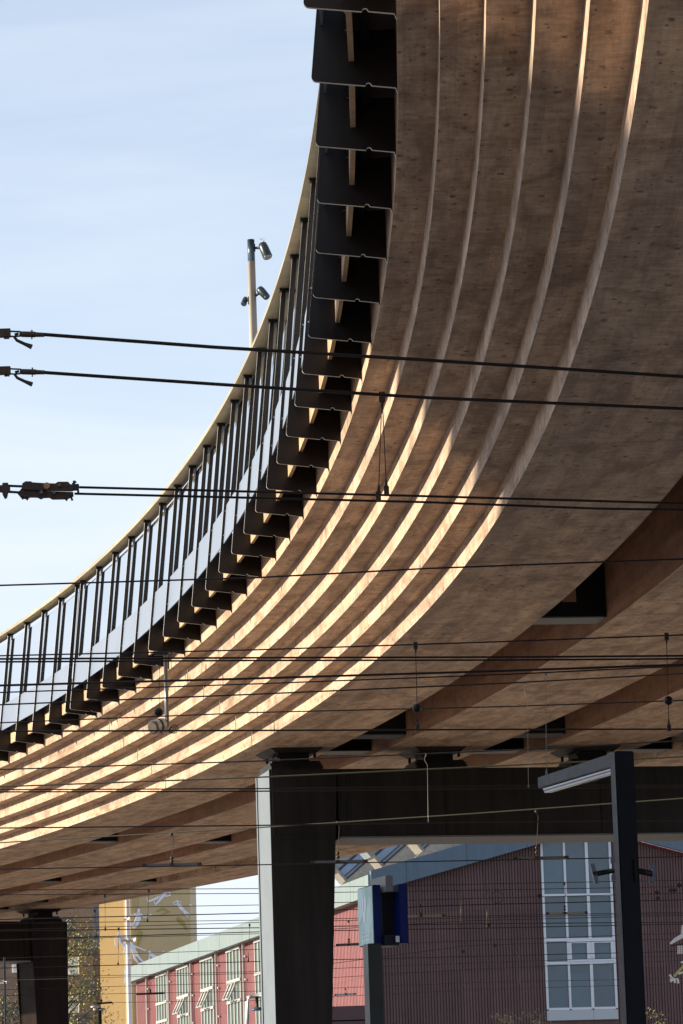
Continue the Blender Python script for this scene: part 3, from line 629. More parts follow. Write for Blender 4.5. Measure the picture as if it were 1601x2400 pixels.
# long wall
TL = 62.3
bm = bmesh.new(); hexa(bm, [lw(.25, -2.6, -.3), lw(TL, -2.6, -.3), lw(TL, -2.6, 0), lw(.25, -2.6, 0), lw(.25, 10.3, -.3), lw(TL, 10.3, -.3), lw(TL, 10.3, 0), lw(.25, 10.3, 0)])
for i in range(1, int(TL / .28)):
    t0 = i * .28; hexa(bm, [lw(t0, -2.6, 0), lw(t0 + .06, -2.6, 0), lw(t0 + .06, -2.6, .02), lw(t0, -2.6, .02), lw(t0, 10.28, 0), lw(t0 + .06, 10.28, 0), lw(t0 + .06, 10.28, .02), lw(t0, 10.28, .02)])
bmesh.ops.recalc_face_normals(bm, faces=bm.faces)
newobj('long_wall', bm, M_RED_LIT, red)
bm = bmesh.new(); hexa(bm, [lw(-.35, 10.22, .0), lw(TL + 1.4, 10.22, .0), lw(TL + 1.4, 10.22, .45), lw(-.35, 10.22, .45), lw(-.35, 11.06, .0), lw(TL + 1.4, 11.06, .0), lw(TL + 1.4, 11.06, .45), lw(-.35, 11.06, .45)])
newobj('eave_fascia', bm, M_FAS_L, red)
bm = bmesh.new()
for t_ in range(3, 62, 6): obox(bm, lw(t_, 10.64, .453), LW * .025, NL * .004, Zv * .41)
newobj('fascia_joints', bm, mat('joint_grey', (.15, .19, .19), .6), red)
for t_ in (57.63, 50.25, 43.15, 35.76, 28.44, 21.1, 13.2):
    bm = bmesh.new(); tube(bm, [lw(t_, -2.6, .14), lw(t_, 10.2, .14)], .075, 8)
    for zz in (9.6, 8.5, 7.1, 5.9, 4.6): obox(bm, lw(t_ - .12, zz, .1), LW * .16, NL * .03, Zv * .04)
    newobj('downpipe', bm, mat('downpipe_grey', (.45, .43, .43), .5), red)
M_LF = mat('white_wall_frame', (.36, .355, .34), .5); M_LP = mat('grey_green_pane', (.14, .18, .165), .15, 0, .6, noise=.2, nscale=1)
for ci, tc_ in enumerate((52.95, 46.05, 38.8, 31.4, 24.1, 16.8)):
    hw = 1.75
    bm = bmesh.new()
    def wb(t0, t1, z0, z1, o0=.02, o1=.10): hexa(bm, [lw(t0, z0, o0), lw(t1, z0, o0), lw(t1, z0, o1), lw(t0, z0, o1), lw(t0, z1, o0), lw(t1, z1, o0), lw(t1, z1, o1), lw(t0, z1, o1)])
    for q in range(5):
        c_ = tc_ - hw + q * hw * .5; wb(c_ - .07, c_ + .07, 2.0, 10.15, .02, .10)
    for z_ in (10.12, 8.60, 7.62, 5.9, 4.2): wb(tc_ - hw - .08, tc_ + hw + .08, z_ - .07, z_ + .07, .02, .13)
    bmesh.ops.recalc_face_normals(bm, faces=bm.faces)
    fr = newobj('window_frame', bm, M_LF, red)
    bm = bmesh.new(); wb(tc_ - hw, tc_ + hw, 2.0, 10.1, .015, .04); newobj('window_pane', bm, M_LP, fr)
    if ci in (1, 2, 3):      # top-hung casements standing open
        for q in (1, 2):
            t0 = tc_ - hw + q * hw * .5 + .05; t1 = t0 + hw * .5 - .1
            bm = bmesh.new(); P0 = [lw(t0, 8.5, .14), lw(t1, 8.5, .14), lw(t1, 7.72, .5), lw(t0, 7.72, .5)]
            nrm = (P0[1] - P0[0]).cross(P0[2] - P0[1])
            for e0, e1 in ((0, 1), (1, 2), (2, 3), (3, 0)): tube(bm, [P0[e0], P0[e1]], .05, 4)
            oc = newobj('open_casement', bm, M_LF, fr)
# roof with sloping glazed monitors
RP = .30
rf = lambda tl, t, dz=0.0: C0 + LW * tl + G * t + Zv * (11.05 + RP * t + dz)
M_ROOF = mat('pale_gravel_roof', (.30, .29, .265), .9, noise=.22, nscale=9)
bm = bmesh.new(); plate(bm, [rf(-.2, -.3), rf(TL + 1.3, -.3), rf(TL + 1.3, 8.9), rf(-.2, 8.9)], (0, 0, 1), .08)
bmesh.ops.recalc_face_normals(bm, faces=bm.faces)
newobj('roof', bm, M_ROOF, red)
M_SK = mat('skylight_glazing', (.20, .29, .44), .15, 0, .6, noise=.15, nscale=1); M_SKF = mat('skylight_frame', (.02, .03, .07), .4); M_SKP = mat('skylight_back_panel', (.20, .24, .27), .35, noise=.12, nscale=2); M_CRM = mat('skylight_end_cream', (.24, .22, .19), .6, noise=.3, nscale=8)
ev = (G * .77 + Zv * .638); pv = (G * -.638 + Zv * .77)
for tl in (.6, 7.9, 15.2):
    b0 = C0 + LW * tl + G * 2.1 + Zv * 12.12; LE = 6.4
    bm = bmesh.new(); plate(bm, [b0 - G * .9 - Zv * .75, b0 + G * 6.5 - Zv * .2, b0 + ev * LE], LW, .1)
    bmesh.ops.recalc_face_normals(bm, faces=bm.faces); mo = newobj('skylight_monitor', bm, M_ROOF, red)
    def strip(name, p0, p1, m_, o0=-.06, o1=1.2, e0=0.0):
        bm = bmesh.new(); A_ = b0 + ev * e0; hexa(bm, [A_ + pv * p0 + LW * o0, A_ + ev * (LE - e0) + pv * p0 + LW * o0, A_ + ev * (LE - e0) + pv * p0 + LW * o1, A_ + pv * p0 + LW * o1, A_ + pv * p1 + LW * o0, A_ + ev * (LE - e0) + pv * p1 + LW * o0, A_ + ev * (LE - e0) + pv * p1 + LW * o1, A_ + pv * p1 + LW * o1])
        bmesh.ops.recalc_face_normals(bm, faces=bm.faces); return newobj(name, bm, m_, mo)
    strip('skylight_frame', 0, .06, M_SKF, -.08); strip('skylight_glass', .061, .16, M_SKP, -.05); strip('skylight_frame', .161, .20, M_SKF, -.08); strip('skylight_glass', .201, .50, M_SK); strip('skylight_frame', .501, .60, M_SKF, -.08); strip('skylight_panel', .601, 1.05, M_SKP, -.05, e0=-.2)
    bm = bmesh.new(); hexa(bm, [b0 - ev * .12 + pv * -.05 + LW * -.1, b0 - ev * .01 + pv * -.05 + LW * -.1, b0 - ev * .01 + pv * -.05 + LW * 1.2, b0 - ev * .12 + pv * -.05 + LW * 1.2, b0 - ev * .12 + pv * .95 + LW * -.1, b0 - ev * .01 + pv * .95 + LW * -.1, b0 - ev * .01 + pv * .95 + LW * 1.2, b0 - ev * .12 + pv * .95 + LW * 1.2]); newobj('end_cap', bm, M_CRM, mo)

# low maroon annex in front of the long wall
ann = empty('low_annex', aty(700, 2400, 118) * 1.0, 'low maroon shed with horizontal siding beside the near bridge column', 'building')
bm = bmesh.new(); A = aty(650, 2363, 118); Bq = aty(880, 2353, 118); zt = A.z
for k in range(16):
    z1 = zt - k * .5; z0 = z1 - .46
    dv = (Bq - A); dv.z = 0; nn = Vector((dv.y, -dv.x, 0)).normalized()
    a0 = Vector((A.x, A.y, 0)); b0 = Vector((Bq.x, Bq.y, 0))
    hexa(bm, [a0 + Zv * z0 + nn * .04, b0 + Zv * z0 + nn * .04, b0 + Zv * z0 - nn * 6, a0 + Zv * z0 - nn * 6, a0 + Zv * z1, b0 + Zv * z1, b0 + Zv * z1 - nn * 6, a0 + Zv * z1 - nn * 6])
bmesh.ops.recalc_face_normals(bm, faces=bm.faces)
newobj('wall', bm, mat('dull_maroon_siding', (.085, .045, .05), .7, noise=.15), ann)

# ================================================================== YELLOW TOWER with painted figures
tow = empty('yellow_tower', aty(340, 2400, 233), 'tall ochre ribbed tower with rounded corner and white painted figures', 'building')
A0 = aty(237, 2300, 242.0); B0 = aty(300, 2300, 230.5); D0 = aty(450, 2300, 233.0)
for q in (A0, B0, D0): q.z = 0
poly = [A0]
ea = (A0 - B0).normalized(); eb = (D0 - B0).normalized(); R_ = 1.1
for k in range(9):
    t = k / 8; p = B0 + ea * R_ * (1 - t) ** 2 + eb * R_ * t ** 2; poly.append(p)
poly.append(D0); back = Vector((0, 9, 0)); poly2 = [D0 + back, A0 + back * .8]
bm = bmesh.new(); full = poly + poly2; zt, zb = 26.0, -2.6
lo = [bm.verts.new(p + Zv * zb) for p in full]; hi = [bm.verts.new(p + Zv * zt) for p in full]
for i in range(len(full)): bm.faces.new([lo[i], lo[(i + 1) % len(full)], hi[(i + 1) % len(full)], hi[i]])
bm.faces.new(hi); bm.faces.new(lo[::-1])
bmesh.ops.recalc_face_normals(bm, faces=bm.faces)
M_OCH = mat('ochre_cladding', (.50, .385, .205), .65, noise=.06, nscale=.8)
newobj('tower_wall', bm, M_OCH, tow)
bm = bmesh.new()
def along(poly, step):
    out_ = []; 
    for i in range(len(poly) - 1):
        a_, b_ = poly[i], poly[i + 1]; L_ = (b_ - a_).length; m_ = max(1, int(L_ / step))
        for k in range(m_): out_.append((a_ + (b_ - a_) * (k / m_), (b_ - a_).normalized()))
    return out_
for p, d_ in along(poly[:10], .30):
    nn = Vector((d_.y, -d_.x, 0)); nn = nn if nn.y < 0 or nn.x < 0 else -nn
    hexa(bm, [p + Zv * zb, p + d_ * .07 + Zv * zb, p + d_ * .07 + nn * .035 + Zv * zb, p + nn * .035 + Zv * zb, p + Zv * (zt - .1), p + d_ * .07 + Zv * (zt - .1), p + d_ * .07 + nn * .035 + Zv * (zt - .1), p + nn * .035 + Zv * (zt - .1)])
bmesh.ops.recalc_face_normals(bm, faces=bm.faces)
newobj('ribs', bm, mat('ochre_rib', (.44, .32, .155), .65), tow)
nrm_t = Vector((eb.y, -eb.x, 0)); nrm_t = nrm_t if nrm_t.y < 0 else -nrm_t
def on_tower(zx, zy, off=.03):       # position given in a 6.03x survey crop of the wall
    x, y = 200 + zx / 6.03, 2050 + zy / 6.03; v = ray(x, y)
    k = (B0 + nrm_t * off).dot(nrm_t) / v.dot(nrm_t); return v * k
def limb(bm, pts, ws):
    P_ = [on_tower(*p) for p in pts]
    L_, R2 = [], []
    for i, p in enumerate(P_):
        d_ = (P_[min(i + 1, len(P_) - 1)] - P_[max(i - 1, 0)]).normalized(); s_ = d_.cross(nrm_t).normalized(); w_ = ws[i] if isinstance(ws, (list, tuple)) else ws
        w_ = w_ / 6.03 * 233 / F_PX * .5; L_.append(p + s_ * w_); R2.append(p - s_ * w_)
    plate(bm, L_ + R2[::-1], nrm_t, .02)
figs = [
 [([(755, 480), (755, 540)], [30, 44]), ([(755, 545), (750, 620), (715, 700), (680, 750)], [70, 80, 72, 30]), ([(735, 545), (690, 575), (615, 580)], [24, 20, 14]), ([(780, 550), (830, 605), (905, 585), (930, 555)], [26, 20, 14, 20]), ([(720, 690), (650, 715), (625, 685)], [40, 34, 18])],
 [([(1110, 245), (1190, 240), (1200, 290), (1130, 310)], [24, 30, 24, 14]), ([(1140, 250), (1090, 300), (1030, 320)], [66, 56, 30]), ([(1080, 290), (985, 345), (885, 380), (870, 335)], [34, 30, 24, 16]), ([(1100, 300), (1040, 370), (990, 425), (970, 380)], [40, 32, 22, 18])],
 [([(1300, 360), (1305, 405)], [26, 34]), ([(1235, 400), (1290, 375), (1355, 385), (1345, 412), (1300, 425), (1240, 412)], 11), ([(1300, 405), (1345, 460), (1390, 510)], [34, 56, 50]), ([(1385, 500), (1450, 545), (1470, 560)], [30, 20, 10]), ([(1370, 500), (1430, 570), (1450, 610)], [30, 20, 10])],
 [([(1470, 430), (1500, 425)], [16, 26])],
 [([(475, 810), (480, 870), (500, 950), (560, 1000)], [20, 36, 56, 40]), ([(470, 860), (425, 920), (430, 1000), (450, 1015)], [18, 20, 18, 12]), ([(490, 860), (560, 865), (590, 880)], [24, 22, 16]), ([(565, 990), (565, 1060), (545, 1110)], [40, 26, 12])],
 [([(645, 970), (655, 1020), (700, 1100)], [46, 70, 50]), ([(680, 1010), (760, 1035), (840, 1070), (860, 1058)], [24, 20, 16, 10]), ([(680, 1080), (700, 1180), (765, 1270)], [38, 30, 14]), ([(710, 1090), (770, 1190), (840, 1250)], [40, 30, 14])],
 [([(905, 1075), (912, 1115)], [34, 40]), ([(910, 1115), (970, 1160), (1060, 1190)], [34, 60, 44]), ([(925, 1108), (1010, 1110), (1095, 1105), (1105, 1080)], [12, 12, 12, 22]), ([(905, 1130), (905, 1190), (880, 1225)], [24, 20, 16])],
]
M_FIG = mat('white_mural_paint', (.78, .79, .86), .8); M_SH = mat('olive_mural_paint', (.36, .28, .09), .8)
for fg in figs:
    bm = bmesh.new()
    for pts, ws in fg: limb(bm, pts, ws)
    newobj('painted_figure', bm, M_FIG, tow)
for pts, ws in (([(790, 800), (760, 900), (730, 980)], [60, 80, 30]), ([(1010, 520), (1100, 480), (1190, 520), (1080, 560)], [20, 40, 30, 14]), ([(1300, 610), (1380, 680), (1440, 780)], [50, 60, 20])):
    bm = bmesh.new(); limb(bm, pts, ws); newobj('painted_shadow', bm, M_SH, tow)

# ================================================================== DARK BRICK BUILDING behind the tree
YB = 250
bb = empty('brick_building', aty(100, 2400, YB), 'dark brick block with pale windows behind the leafy tree at far left', 'building')
A = aty(-60, 2300, YB); Bq = aty(219.5, 2300, YB); Cq = aty(239, 2300, YB); zk = aty(219, 2222, YB).z; zt = 21.5
bm = bmesh.new(); obox(bm, ((A.x + Bq.x) / 2, YB + 5, (zt - 2.6) / 2), ((Bq.x - A.x) / 2, 0, 0), (0, 5, 0), (0, 0, (zt + 2.6) / 2))
obox(bm, ((Bq.x + Cq.x) / 2 + .01, YB + 5.5, (zk - 2.6) / 2), ((Cq.x - Bq.x) / 2, 0, 0), (0, 5, 0), (0, 0, (zk + 2.6) / 2))
MB = mat('dark_brown_brick', (.13, .105, .10), .9, noise=.25, nscale=6)
newobj('wall', bm, MB, bb)
M_WN = mat('sky_reflect_window', (.42, .52, .56), .2, 0, .6, noise=.3, nscale=1.5); M_DWN = mat('slate_window', (.045, .05, .075), .3)  # pale panes have the sky's reflection put into their colour
for x0_, x1_, y0_, y1_, mm in ((140, 184, 2243, 2264, M_WN), (140, 184, 2268, 2285, M_WN), (160, 182, 2334, 2346, M_WN), (140, 184, 2350, 2375, M_WN), (176, 218, 2190, 2238, M_DWN), (190, 222, 2298, 2340, M_DWN), (30, 48, 2250, 2280, M_WN), (0, 14, 2300, 2306, M_WN), (142, 215, 2378, 2400, M_DWN), (2, 45, 2350, 2390, M_DWN), (140, 174, 2150, 2190, M_DWN)):
    a_ = aty(x0_, y1_, YB - .03); b_ = aty(x1_, y0_, YB - .03); bm = bmesh.new()
    obox(bm, (a_ + b_) / 2, ((b_.x - a_.x) / 2, 0, 0), (0, .03, 0), (0, 0, (b_.z - a_.z) / 2)); wn = newobj('window', bm, mm, bb)
    if mm is M_WN:
        bm = bmesh.new()
        for q in (0, .5, 1): obox(bm, (a_.x + (b_.x - a_.x) * q, YB - .08, (a_.z + b_.z) / 2), (.05, 0, 0), (0, .04, 0), (0, 0, (b_.z - a_.z) / 2))
        newobj('window_frame', bm, M_WHITE, wn)

# ================================================================== TREES AND SHRUBS
def foliage_mat(name, a, b):
    M = bpy.data.materials.new(name); M.use_nodes = True; n = M.node_tree; p = n.nodes['Principled BSDF']; p.inputs['Roughness'].default_value = .6
    oi = n.nodes.new('ShaderNodeTexCoord'); x = n.nodes.new('ShaderNodeTexNoise'); x.inputs['Scale'].default_value = 2.2; x.inputs['Detail'].default_value = 5
    r = n.nodes.new('ShaderNodeValToRGB'); r.color_ramp.elements[0].color = (*a, 1); r.color_ramp.elements[1].color = (*b, 1); r.color_ramp.elements[0].position = .42; r.color_ramp.elements[1].position = .6
    n.links.new(oi.outputs['Object'], x.inputs['Vector']); n.links.new(x.outputs['Fac'], r.inputs[0]); n.links.new(r.outputs[0], p.inputs['Base Color']); return M
M_LEAF = foliage_mat('autumn_leaves', (.05, .075, .018), (.34, .27, .04)); M_BARK = mat('bark', (.05, .04, .032), .9, noise=.3)
def tree(base, H, Rr, n_leaf, ls, label, leafm, z_c=.62, trunk_r=.16, name='tree', grp=None, cat='tree'):
    rt = empty(name, base, label, cat, grp); bm = bmesh.new(); rnd = random.Random(int(base.x * 10) + 5)
    tube(bm, [base, base + Vector((.1, 0, H * .3)), base + Vector((-.05, .1, H * .7)), base + Vector((.1, 0, H * .93))], [trunk_r, trunk_r * .8, trunk_r * .45, trunk_r * .12], 8)
    tips = []
    for k in range(46):
        z0 = H * rnd.uniform(.18, .9); a = rnd.uniform(0, 6.28); L_ = Rr * rnd.uniform(.5, 1.05) * (1 - abs(z0 / H - .5) * .8)
        p0 = base + Vector((0, 0, z0)); p1 = p0 + Vector((math.cos(a) * L_ * .5, math.sin(a) * L_ * .5, L_ * .35)); p2 = p0 + Vector((math.cos(a) * L_, math.sin(a) * L_, L_ * rnd.uniform(.3, .9)))
        tube(bm, [p0, p1, p2], [trunk_r * .3, trunk_r * .18, trunk_r * .05], 5); tips += [p1, p2, (p1 + p2) / 2]
        for q in range(3):
            p3 = p1 + (p2 - p1) * rnd.random() + Vector((0, 0, 0)); p4 = p3 + Vector((rnd.gauss(0, .5), rnd.gauss(0, .5), rnd.uniform(-.3, .6))) * Rr * .35; tube(bm, [p3, p4], [trunk_r * .09, trunk_r * .03], 4); tips.append(p4)
    newobj('trunk', bm, M_BARK, rt)
    bm = bmesh.new()
    for k in range(n_leaf):
        c = rnd.choice(tips) + Vector((rnd.gauss(0, 1), rnd.gauss(0, 1), rnd.gauss(0, 1))) * Rr * .13
        a = Vector((rnd.gauss(0, 1), rnd.gauss(0, 1), rnd.gauss(0, 1))).normalized(); b_ = a.cross(Vector((rnd.gauss(0, 1), rnd.gauss(0, 1), rnd.gauss(0, 1)))).normalized(); s_ = ls * rnd.uniform(.5, 1.2)
        bm.faces.new([bm.verts.new(c - a * s_), bm.verts.new(c + b_ * s_ * .5), bm.verts.new(c + a * s_), bm.verts.new(c - b_ * s_ * .5)])
    newobj('crown', bm, leafm, rt); return rt
g_ = aty(150, 2300, 150); tree(Vector((g_.x + .1, 150, -2.6)), 13.2, 2.3, 9000, .062, 'yellow-green autumn tree right of the far pier column', M_LEAF)
g_ = aty(18, 2300, 158); tree(Vector((g_.x - .3, 158, -2.6)), 11.0, 2.4, 6500, .06, 'dusky half-bare tree left of the far pier column', foliage_mat('dull_leaves', (.04, .045, .02), (.20, .16, .05)))
M_SHR = foliage_mat('dry_shrub', (.12, .11, .05), (.42, .34, .14))
for px_, top_, lab in ((1248, 2375, 'pale yellow shrub tip under the left jamb of the gable window'), (1538, 2374, 'pale yellow shrub tip right of the black lamp post'), (1190, 2394, 'smallest pale shrub tip below the maroon gable, left of the window')):
    q = aty(px_, top_, 110); tree(Vector((q.x, 110, -2.6)), q.z + 3.3, .6, 2200, .032, lab, M_SHR, trunk_r=.04, name='shrub', grp='shrubs before the red hall', cat='shrub')

# ================================================================== WHITE MAST, LAMPS, POLES in the background
YW = 141
a = aty(304, 2400, YW); tp_ = aty(299.5, 2085, YW)
ms = empty('white_mast', Vector((a.x, YW, -2.6)), 'tall white tapered mast in front of the ochre tower', 'mast')
bm = bmesh.new(); tube(bm, [Vector((a.x, YW, -2.6)), Vector((a.x, YW, 13.5))], [.125, .070], 12); newobj('pole', bm, M_WHITE, ms)
for (x_, y_, xx, yy, nm) in ((290, 2156, 304, 2154, 'bracket'), (296, 2253, 304, 2246, 'bracket')):
    bm = bmesh.new(); tube(bm, [aty(x_, y_, YW), aty(xx, yy, YW)], [.03, .12], 8); newobj(nm, bm, M_GALV, ms)
for sx in (-1, 1):
    bm = bmesh.new(); c = aty(301, 2204, YW - .15); tube(bm, [c, c + Vector((sx * .18, 0, .03)), c + Vector((sx * .29, 0, .0))], [.06, .08, .14], 10); newobj('loudspeaker', bm, M_GALV, ms)

YT = 95
tw = empty('twin_street_lamp', Vector((aty(237, 2400, YT).x, YT, -2.6)), 'twin-headed street lamp with hooded lights before the ochre tower', 'street lamp')
c = aty(234, 2362, YT); bm = bmesh.new(); tube(bm, [Vector((c.x, YT, -2.6)), c], .05, 8); newobj('pole', bm, M_BLACK, tw)
for (x_, y_, r_) in ((222, 2361, .11), (240, 2367, .10)):
    q = aty(x_, y_, YT); bm = bmesh.new(); ball(bm, q, r_, 12)
    for v_ in bm.verts:
        v_.co.z = q.z + (v_.co.z - q.z) * (.55 if v_.co.z > q.z else .12); v_.co.x = q.x + (v_.co.x - q.x) * 1.1
    h_ = newobj('lamp_hood', bm, M_GALV, tw)
    bm = bmesh.new(); ball(bm, q - Vector((0, 0, .05)), .04, 8); newobj('bulb', bm, M_WHITE, h_)

YP = 92
c = aty(10.5, 2252, YP); pp = empty('slim_pole', Vector((c.x, YP, -2.6)), 'slim slate-blue pole left of the far pier column', 'pole')
bm = bmesh.new(); tube(bm, [Vector((c.x, YP, -2.6)), c + Zv * .1], .03, 8); newobj('pole', bm, mat('slate_blue_pole', (.05, .065, .10), .4), pp)
bm = bmesh.new(); q = aty(9, 2300, YP); tube(bm, [q - Vector((.10, 0, .02)), q, q + Vector((.08, 0, -.02))], [.02, .035, .02], 8); newobj('collar', bm, M_WHITE, pp)

YQ = 70
bl = empty('bent_pipe_lamp', aty(582, 2400, YQ), 'grey bent pipe with a blue hooded lamp left of the near pier column', 'lamp')
bm = bmesh.new(); P_ = [aty(578, 2440, YQ), aty(579, 2348, YQ), aty(581, 2338, YQ), aty(588, 2334.5, YQ), aty(625, 2334, YQ)]
tube(bm, P_, .045, 12); newobj('pipe', bm, M_GALV, bl)
bm = bmesh.new(); q = aty(603, 2367, YQ - .1); ball(bm, q, .13, 14)
for v_ in bm.verts: v_.co.z = q.z + (v_.co.z - q.z) * (.45 if v_.co.z > q.z else .15)
newobj('lamp_hood', bm, mat('blue_hood', (.05, .10, .17), .3), bl)
bm = bmesh.new(); tube(bm, [q, Vector((q.x, q.y, aty(603, 2336, YQ).z))], .035, 8); newobj('hanger', bm, M_BLACK, bl)

# ornate cantilever with insulators at the right edge
YC = 80
ca = empty('catenary_cantilever', aty(1612, 2250, YC), 'white ribbed insulators and yellow strut of a catenary bracket at the right edge', 'catenary bracket')
bm = bmesh.new(); tube(bm, [aty(1571, 2212, YC), aty(1583, 2203, YC), aty(1601, 2193, YC), aty(1622, 2186, YC)], [.02, .045, .05, .05], 8); tube(bm, [aty(1601, 2190, YC), aty(1601, 2168, YC)], [.05, .03], 8); newobj('bracket_tube', bm, M_WHITE, ca)
bm = bmesh.new(); obox(bm, aty(1590, 2214, YC) + Vector((0, .1, 0)), (.19, 0, .02), (0, .1, 0), (0, 0, .012)); newobj('canopy_plate', bm, M_BLACK, ca)
for k in range(4):
    x_ = 1589 + k * 4; bm = bmesh.new(); a_ = aty(x_, 2216, YC); b_ = aty(x_, 2236, YC); rr = []; ps = []
    for q in range(9): ps.append(a_ + (b_ - a_) * q / 8); rr.append(.016 if q % 2 else .008)
    tube(bm, ps, rr, 8); newobj('insulator', bm, M_WHITE, ca)
bm = bmesh.new(); tube(bm, [aty(1580, 2288, YC), aty(1602, 2264, YC), aty(1625, 2240, YC)], .028, 8); newobj('strut', bm, mat('yellow_strut', (.45, .42, .10), .5), ca)
bm = bmesh.new()
for (a1, b1, a2, b2) in ((1569, 2284, 1580, 2298), (1571, 2298, 1590, 2294), (1578, 2292, 1583, 2304), (1588, 2294, 1590, 2305), (1590, 2282, 1604, 2278), (1572, 2293, 1573, 2302), (1596, 2256, 1604, 2254)):
    tube(bm, [aty(a1, b1, YC), aty(a2, b2, YC)], .025, 6)
newobj('clamps', bm, M_WHITE, ca)

# ================================================================== OVERHEAD LINE
def line_pts(pts, z, ext=.12):
    W_ = [atz(x, y, z) for x, y in pts]
    # keep the end points on the wire plane, interior ones in the vertical plane between them (slight sag)
    a_, b_ = W_[0], W_[-1]; d_ = Vector((b_.x - a_.x, b_.y - a_.y, 0)); nn = Vector((-d_.y, d_.x, 0)).normalized()
    out_ = [a_]
    for x, y in pts[1:-1]:
        v = ray(x, y); k = a_.dot(nn) / v.dot(nn); out_.append(v * k)
    out_.append(b_); L_ = (b_ - a_)
    if ext:
        if ext is not True: out_ = ([a_ - L_ * ext] if not getattr(line_pts, 'noleft', False) else []) + out_ + [b_ + L_ * ext]
    return out_
def wire(pts, z, r, label, group=None, m=None, noleft=False, name='overhead_wire'):
    line_pts.noleft = noleft
    P_ = line_pts(pts, z); bm = bmesh.new(); tube(bm, P_, r, 6); return tag(newobj(name, bm, m or M_WIRE), label, 'wire', group)
Z1 = 5.0
wire([(103, 784), (500, 813.5), (1000, 844), (1601, 883)], Z1, .0115, 'topmost thick black cable, running from the upper loop-end clamp across the bridge', noleft=True)
wire([(103, 873), (500, 900), (1000, 932), (1601, 958)], Z1, .0115, 'thick black cable just under the topmost one, running from the lower loop-end clamp', noleft=True)
wire([(186, 1142), (600, 1152.5), (1000, 1163), (1601, 1180)], 4.9, .0095, 'upper wire of the pair leaving the rusty tensioning block', noleft=True)
wire([(175, 1157), (600, 1167), (1000, 1177), (1400, 1192), (1601, 1195)], 4.88, .0095, 'lower wire of the pair leaving the rusty tensioning block', noleft=True)
wire([(0, 1372), (600, 1354), (1000, 1332.4), (1601, 1310)], 5.0, .008, 'single wire crossing alone between the tensioning block and the parapet foot')
mids = [
 ([(0, 1537), (600, 1523), (1200, 1503), (1601, 1488)], 5.05, .0075, 'uppermost wire of the bunch crossing the hanging pipe top'),
 ([(0, 1544.3), (600, 1541.6), (1200, 1540), (1601, 1537)], 5.0, .0105, 'upper of two thick level wires crossing the hanging pipe top'),
 ([(0, 1551.2), (600, 1548), (1200, 1547), (1601, 1544)], 4.98, .0095, 'lower of two thick level wires crossing the hanging pipe top'),
 ([(0, 1606.6), (600, 1590), (1200, 1571.7), (1601, 1557.6)], 5.0, .0125, 'thickest rising wire crossing the middle of the hanging pipe'),
 ([(0, 1623), (600, 1602.8), (1200, 1580), (1601, 1561)], 4.98, .0075, 'thin rising wire just below the thickest one'),
 ([(0, 1651.8), (600, 1627), (1200, 1600.5), (1601, 1578.4)], 5.0, .0085, 'rising wire crossing the hanging pipe above the ball insulator'),
 ([(0, 1694), (600, 1669.8), (1200, 1655.6), (1601, 1641.5)], 5.0, .0075, 'thin wire passing the black ball insulator above the floodlight'),
 ([(0, 1713.8), (600, 1712), (1200, 1709.5), (1601, 1709)], 4.9, .0105, 'thick level wire passing right under the hanging floodlight'),
 ([(0, 1803.7), (600, 1783.8), (1200, 1757.7), (1601, 1736)], 5.0, .009, 'wire crossing just above the near bearing blocks'),
 ([(0, 1844), (600, 1822), (1200, 1793.4), (1601, 1773.6)], 5.0, .0105, 'greenish wire rising across the top of the near crossbeam'),
 ([(0, 1850.8), (600, 1848.5), (1200, 1841), (1601, 1840)], 4.85, .0085, 'upper of two level wires across the crossbeam middle'),
 ([(0, 1856), (600, 1854.5), (1200, 1847.6), (1601, 1844.5)], 4.83, .0095, 'lower of two level wires across the crossbeam middle'),
 ([(0, 1940.7), (600, 1934.6), (1100, 1926.7), (1601, 1923)], 4.7, .010, 'level wire across the lower part of the near crossbeam'),
 ([(0, 1975), (600, 1940), (1100, 1907.4), (1601, 1871)], 4.8, .0095, 'greenish wire climbing steadily to the right across the near crossbeam'),
 ([(0, 2037), (600, 2027), (1100, 2017), (1601, 2008)], 4.35, .009, 'wire carrying the three short grey bars below the crossbeam'),
]
for i, (p_, z_, r_, lb) in enumerate(mids):
    wire(p_, z_, r_ * 1.05, lb, m=(M_WIREG if 'greenish' in lb else M_WIRE))
far_ = [((0, 2086), (605, 2082.7), (1100, 2072.4), (1601, 2063)), ((0, 2097), (605, 2094), (1100, 2086.7), (1601, 2078)), ((0, 2131.6), (605, 2121), (1100, 2106), (1601, 2093.5)), ((0, 2155), (605, 2140), (1100, 2120.8), (1601, 2108.9)),
 ((0, 2164.3), (605, 2156.6), (1100, 2147), (1601, 2137.8)), ((0, 2179.6), (605, 2162), (1100, 2151), (1601, 2141)), ((0, 2182.1), (605, 2174.5), (1100, 2165), (1601, 2161.6)), ((0, 2202.6), (605, 2184), (1100, 2176), (1601, 2165.7)),
 ((0, 2204), (605, 2188.5), (1100, 2158), (1601, 2145)), ((0, 2246), (605, 2225), (1100, 2205), (1601, 2187)), ((0, 2269), (605, 2253.6), (1100, 2241.6), (1601, 2229.7)),
 ((0, 2293), (605, 2277), (1100, 2257), (1601, 2240)), ((0, 2320), (605, 2302), (1100, 2272), (1601, 2251)), ((0, 2334), (605, 2323), (1100, 2303), (1601, 2293)), ((0, 2353), (605, 2345), (1100, 2320), (1601, 2305)), ((0, 2298), (605, 2281), (1100, 2216), (1601, 2200))]
for i, p_ in enumerate(far_):
    wire(list(p_), 5.1, .0115 if i in (3, 7, 10, 6) else .0075, 'thin dark wire beyond the near pier, strung before the background buildings', 'overhead wires over the far tracks')

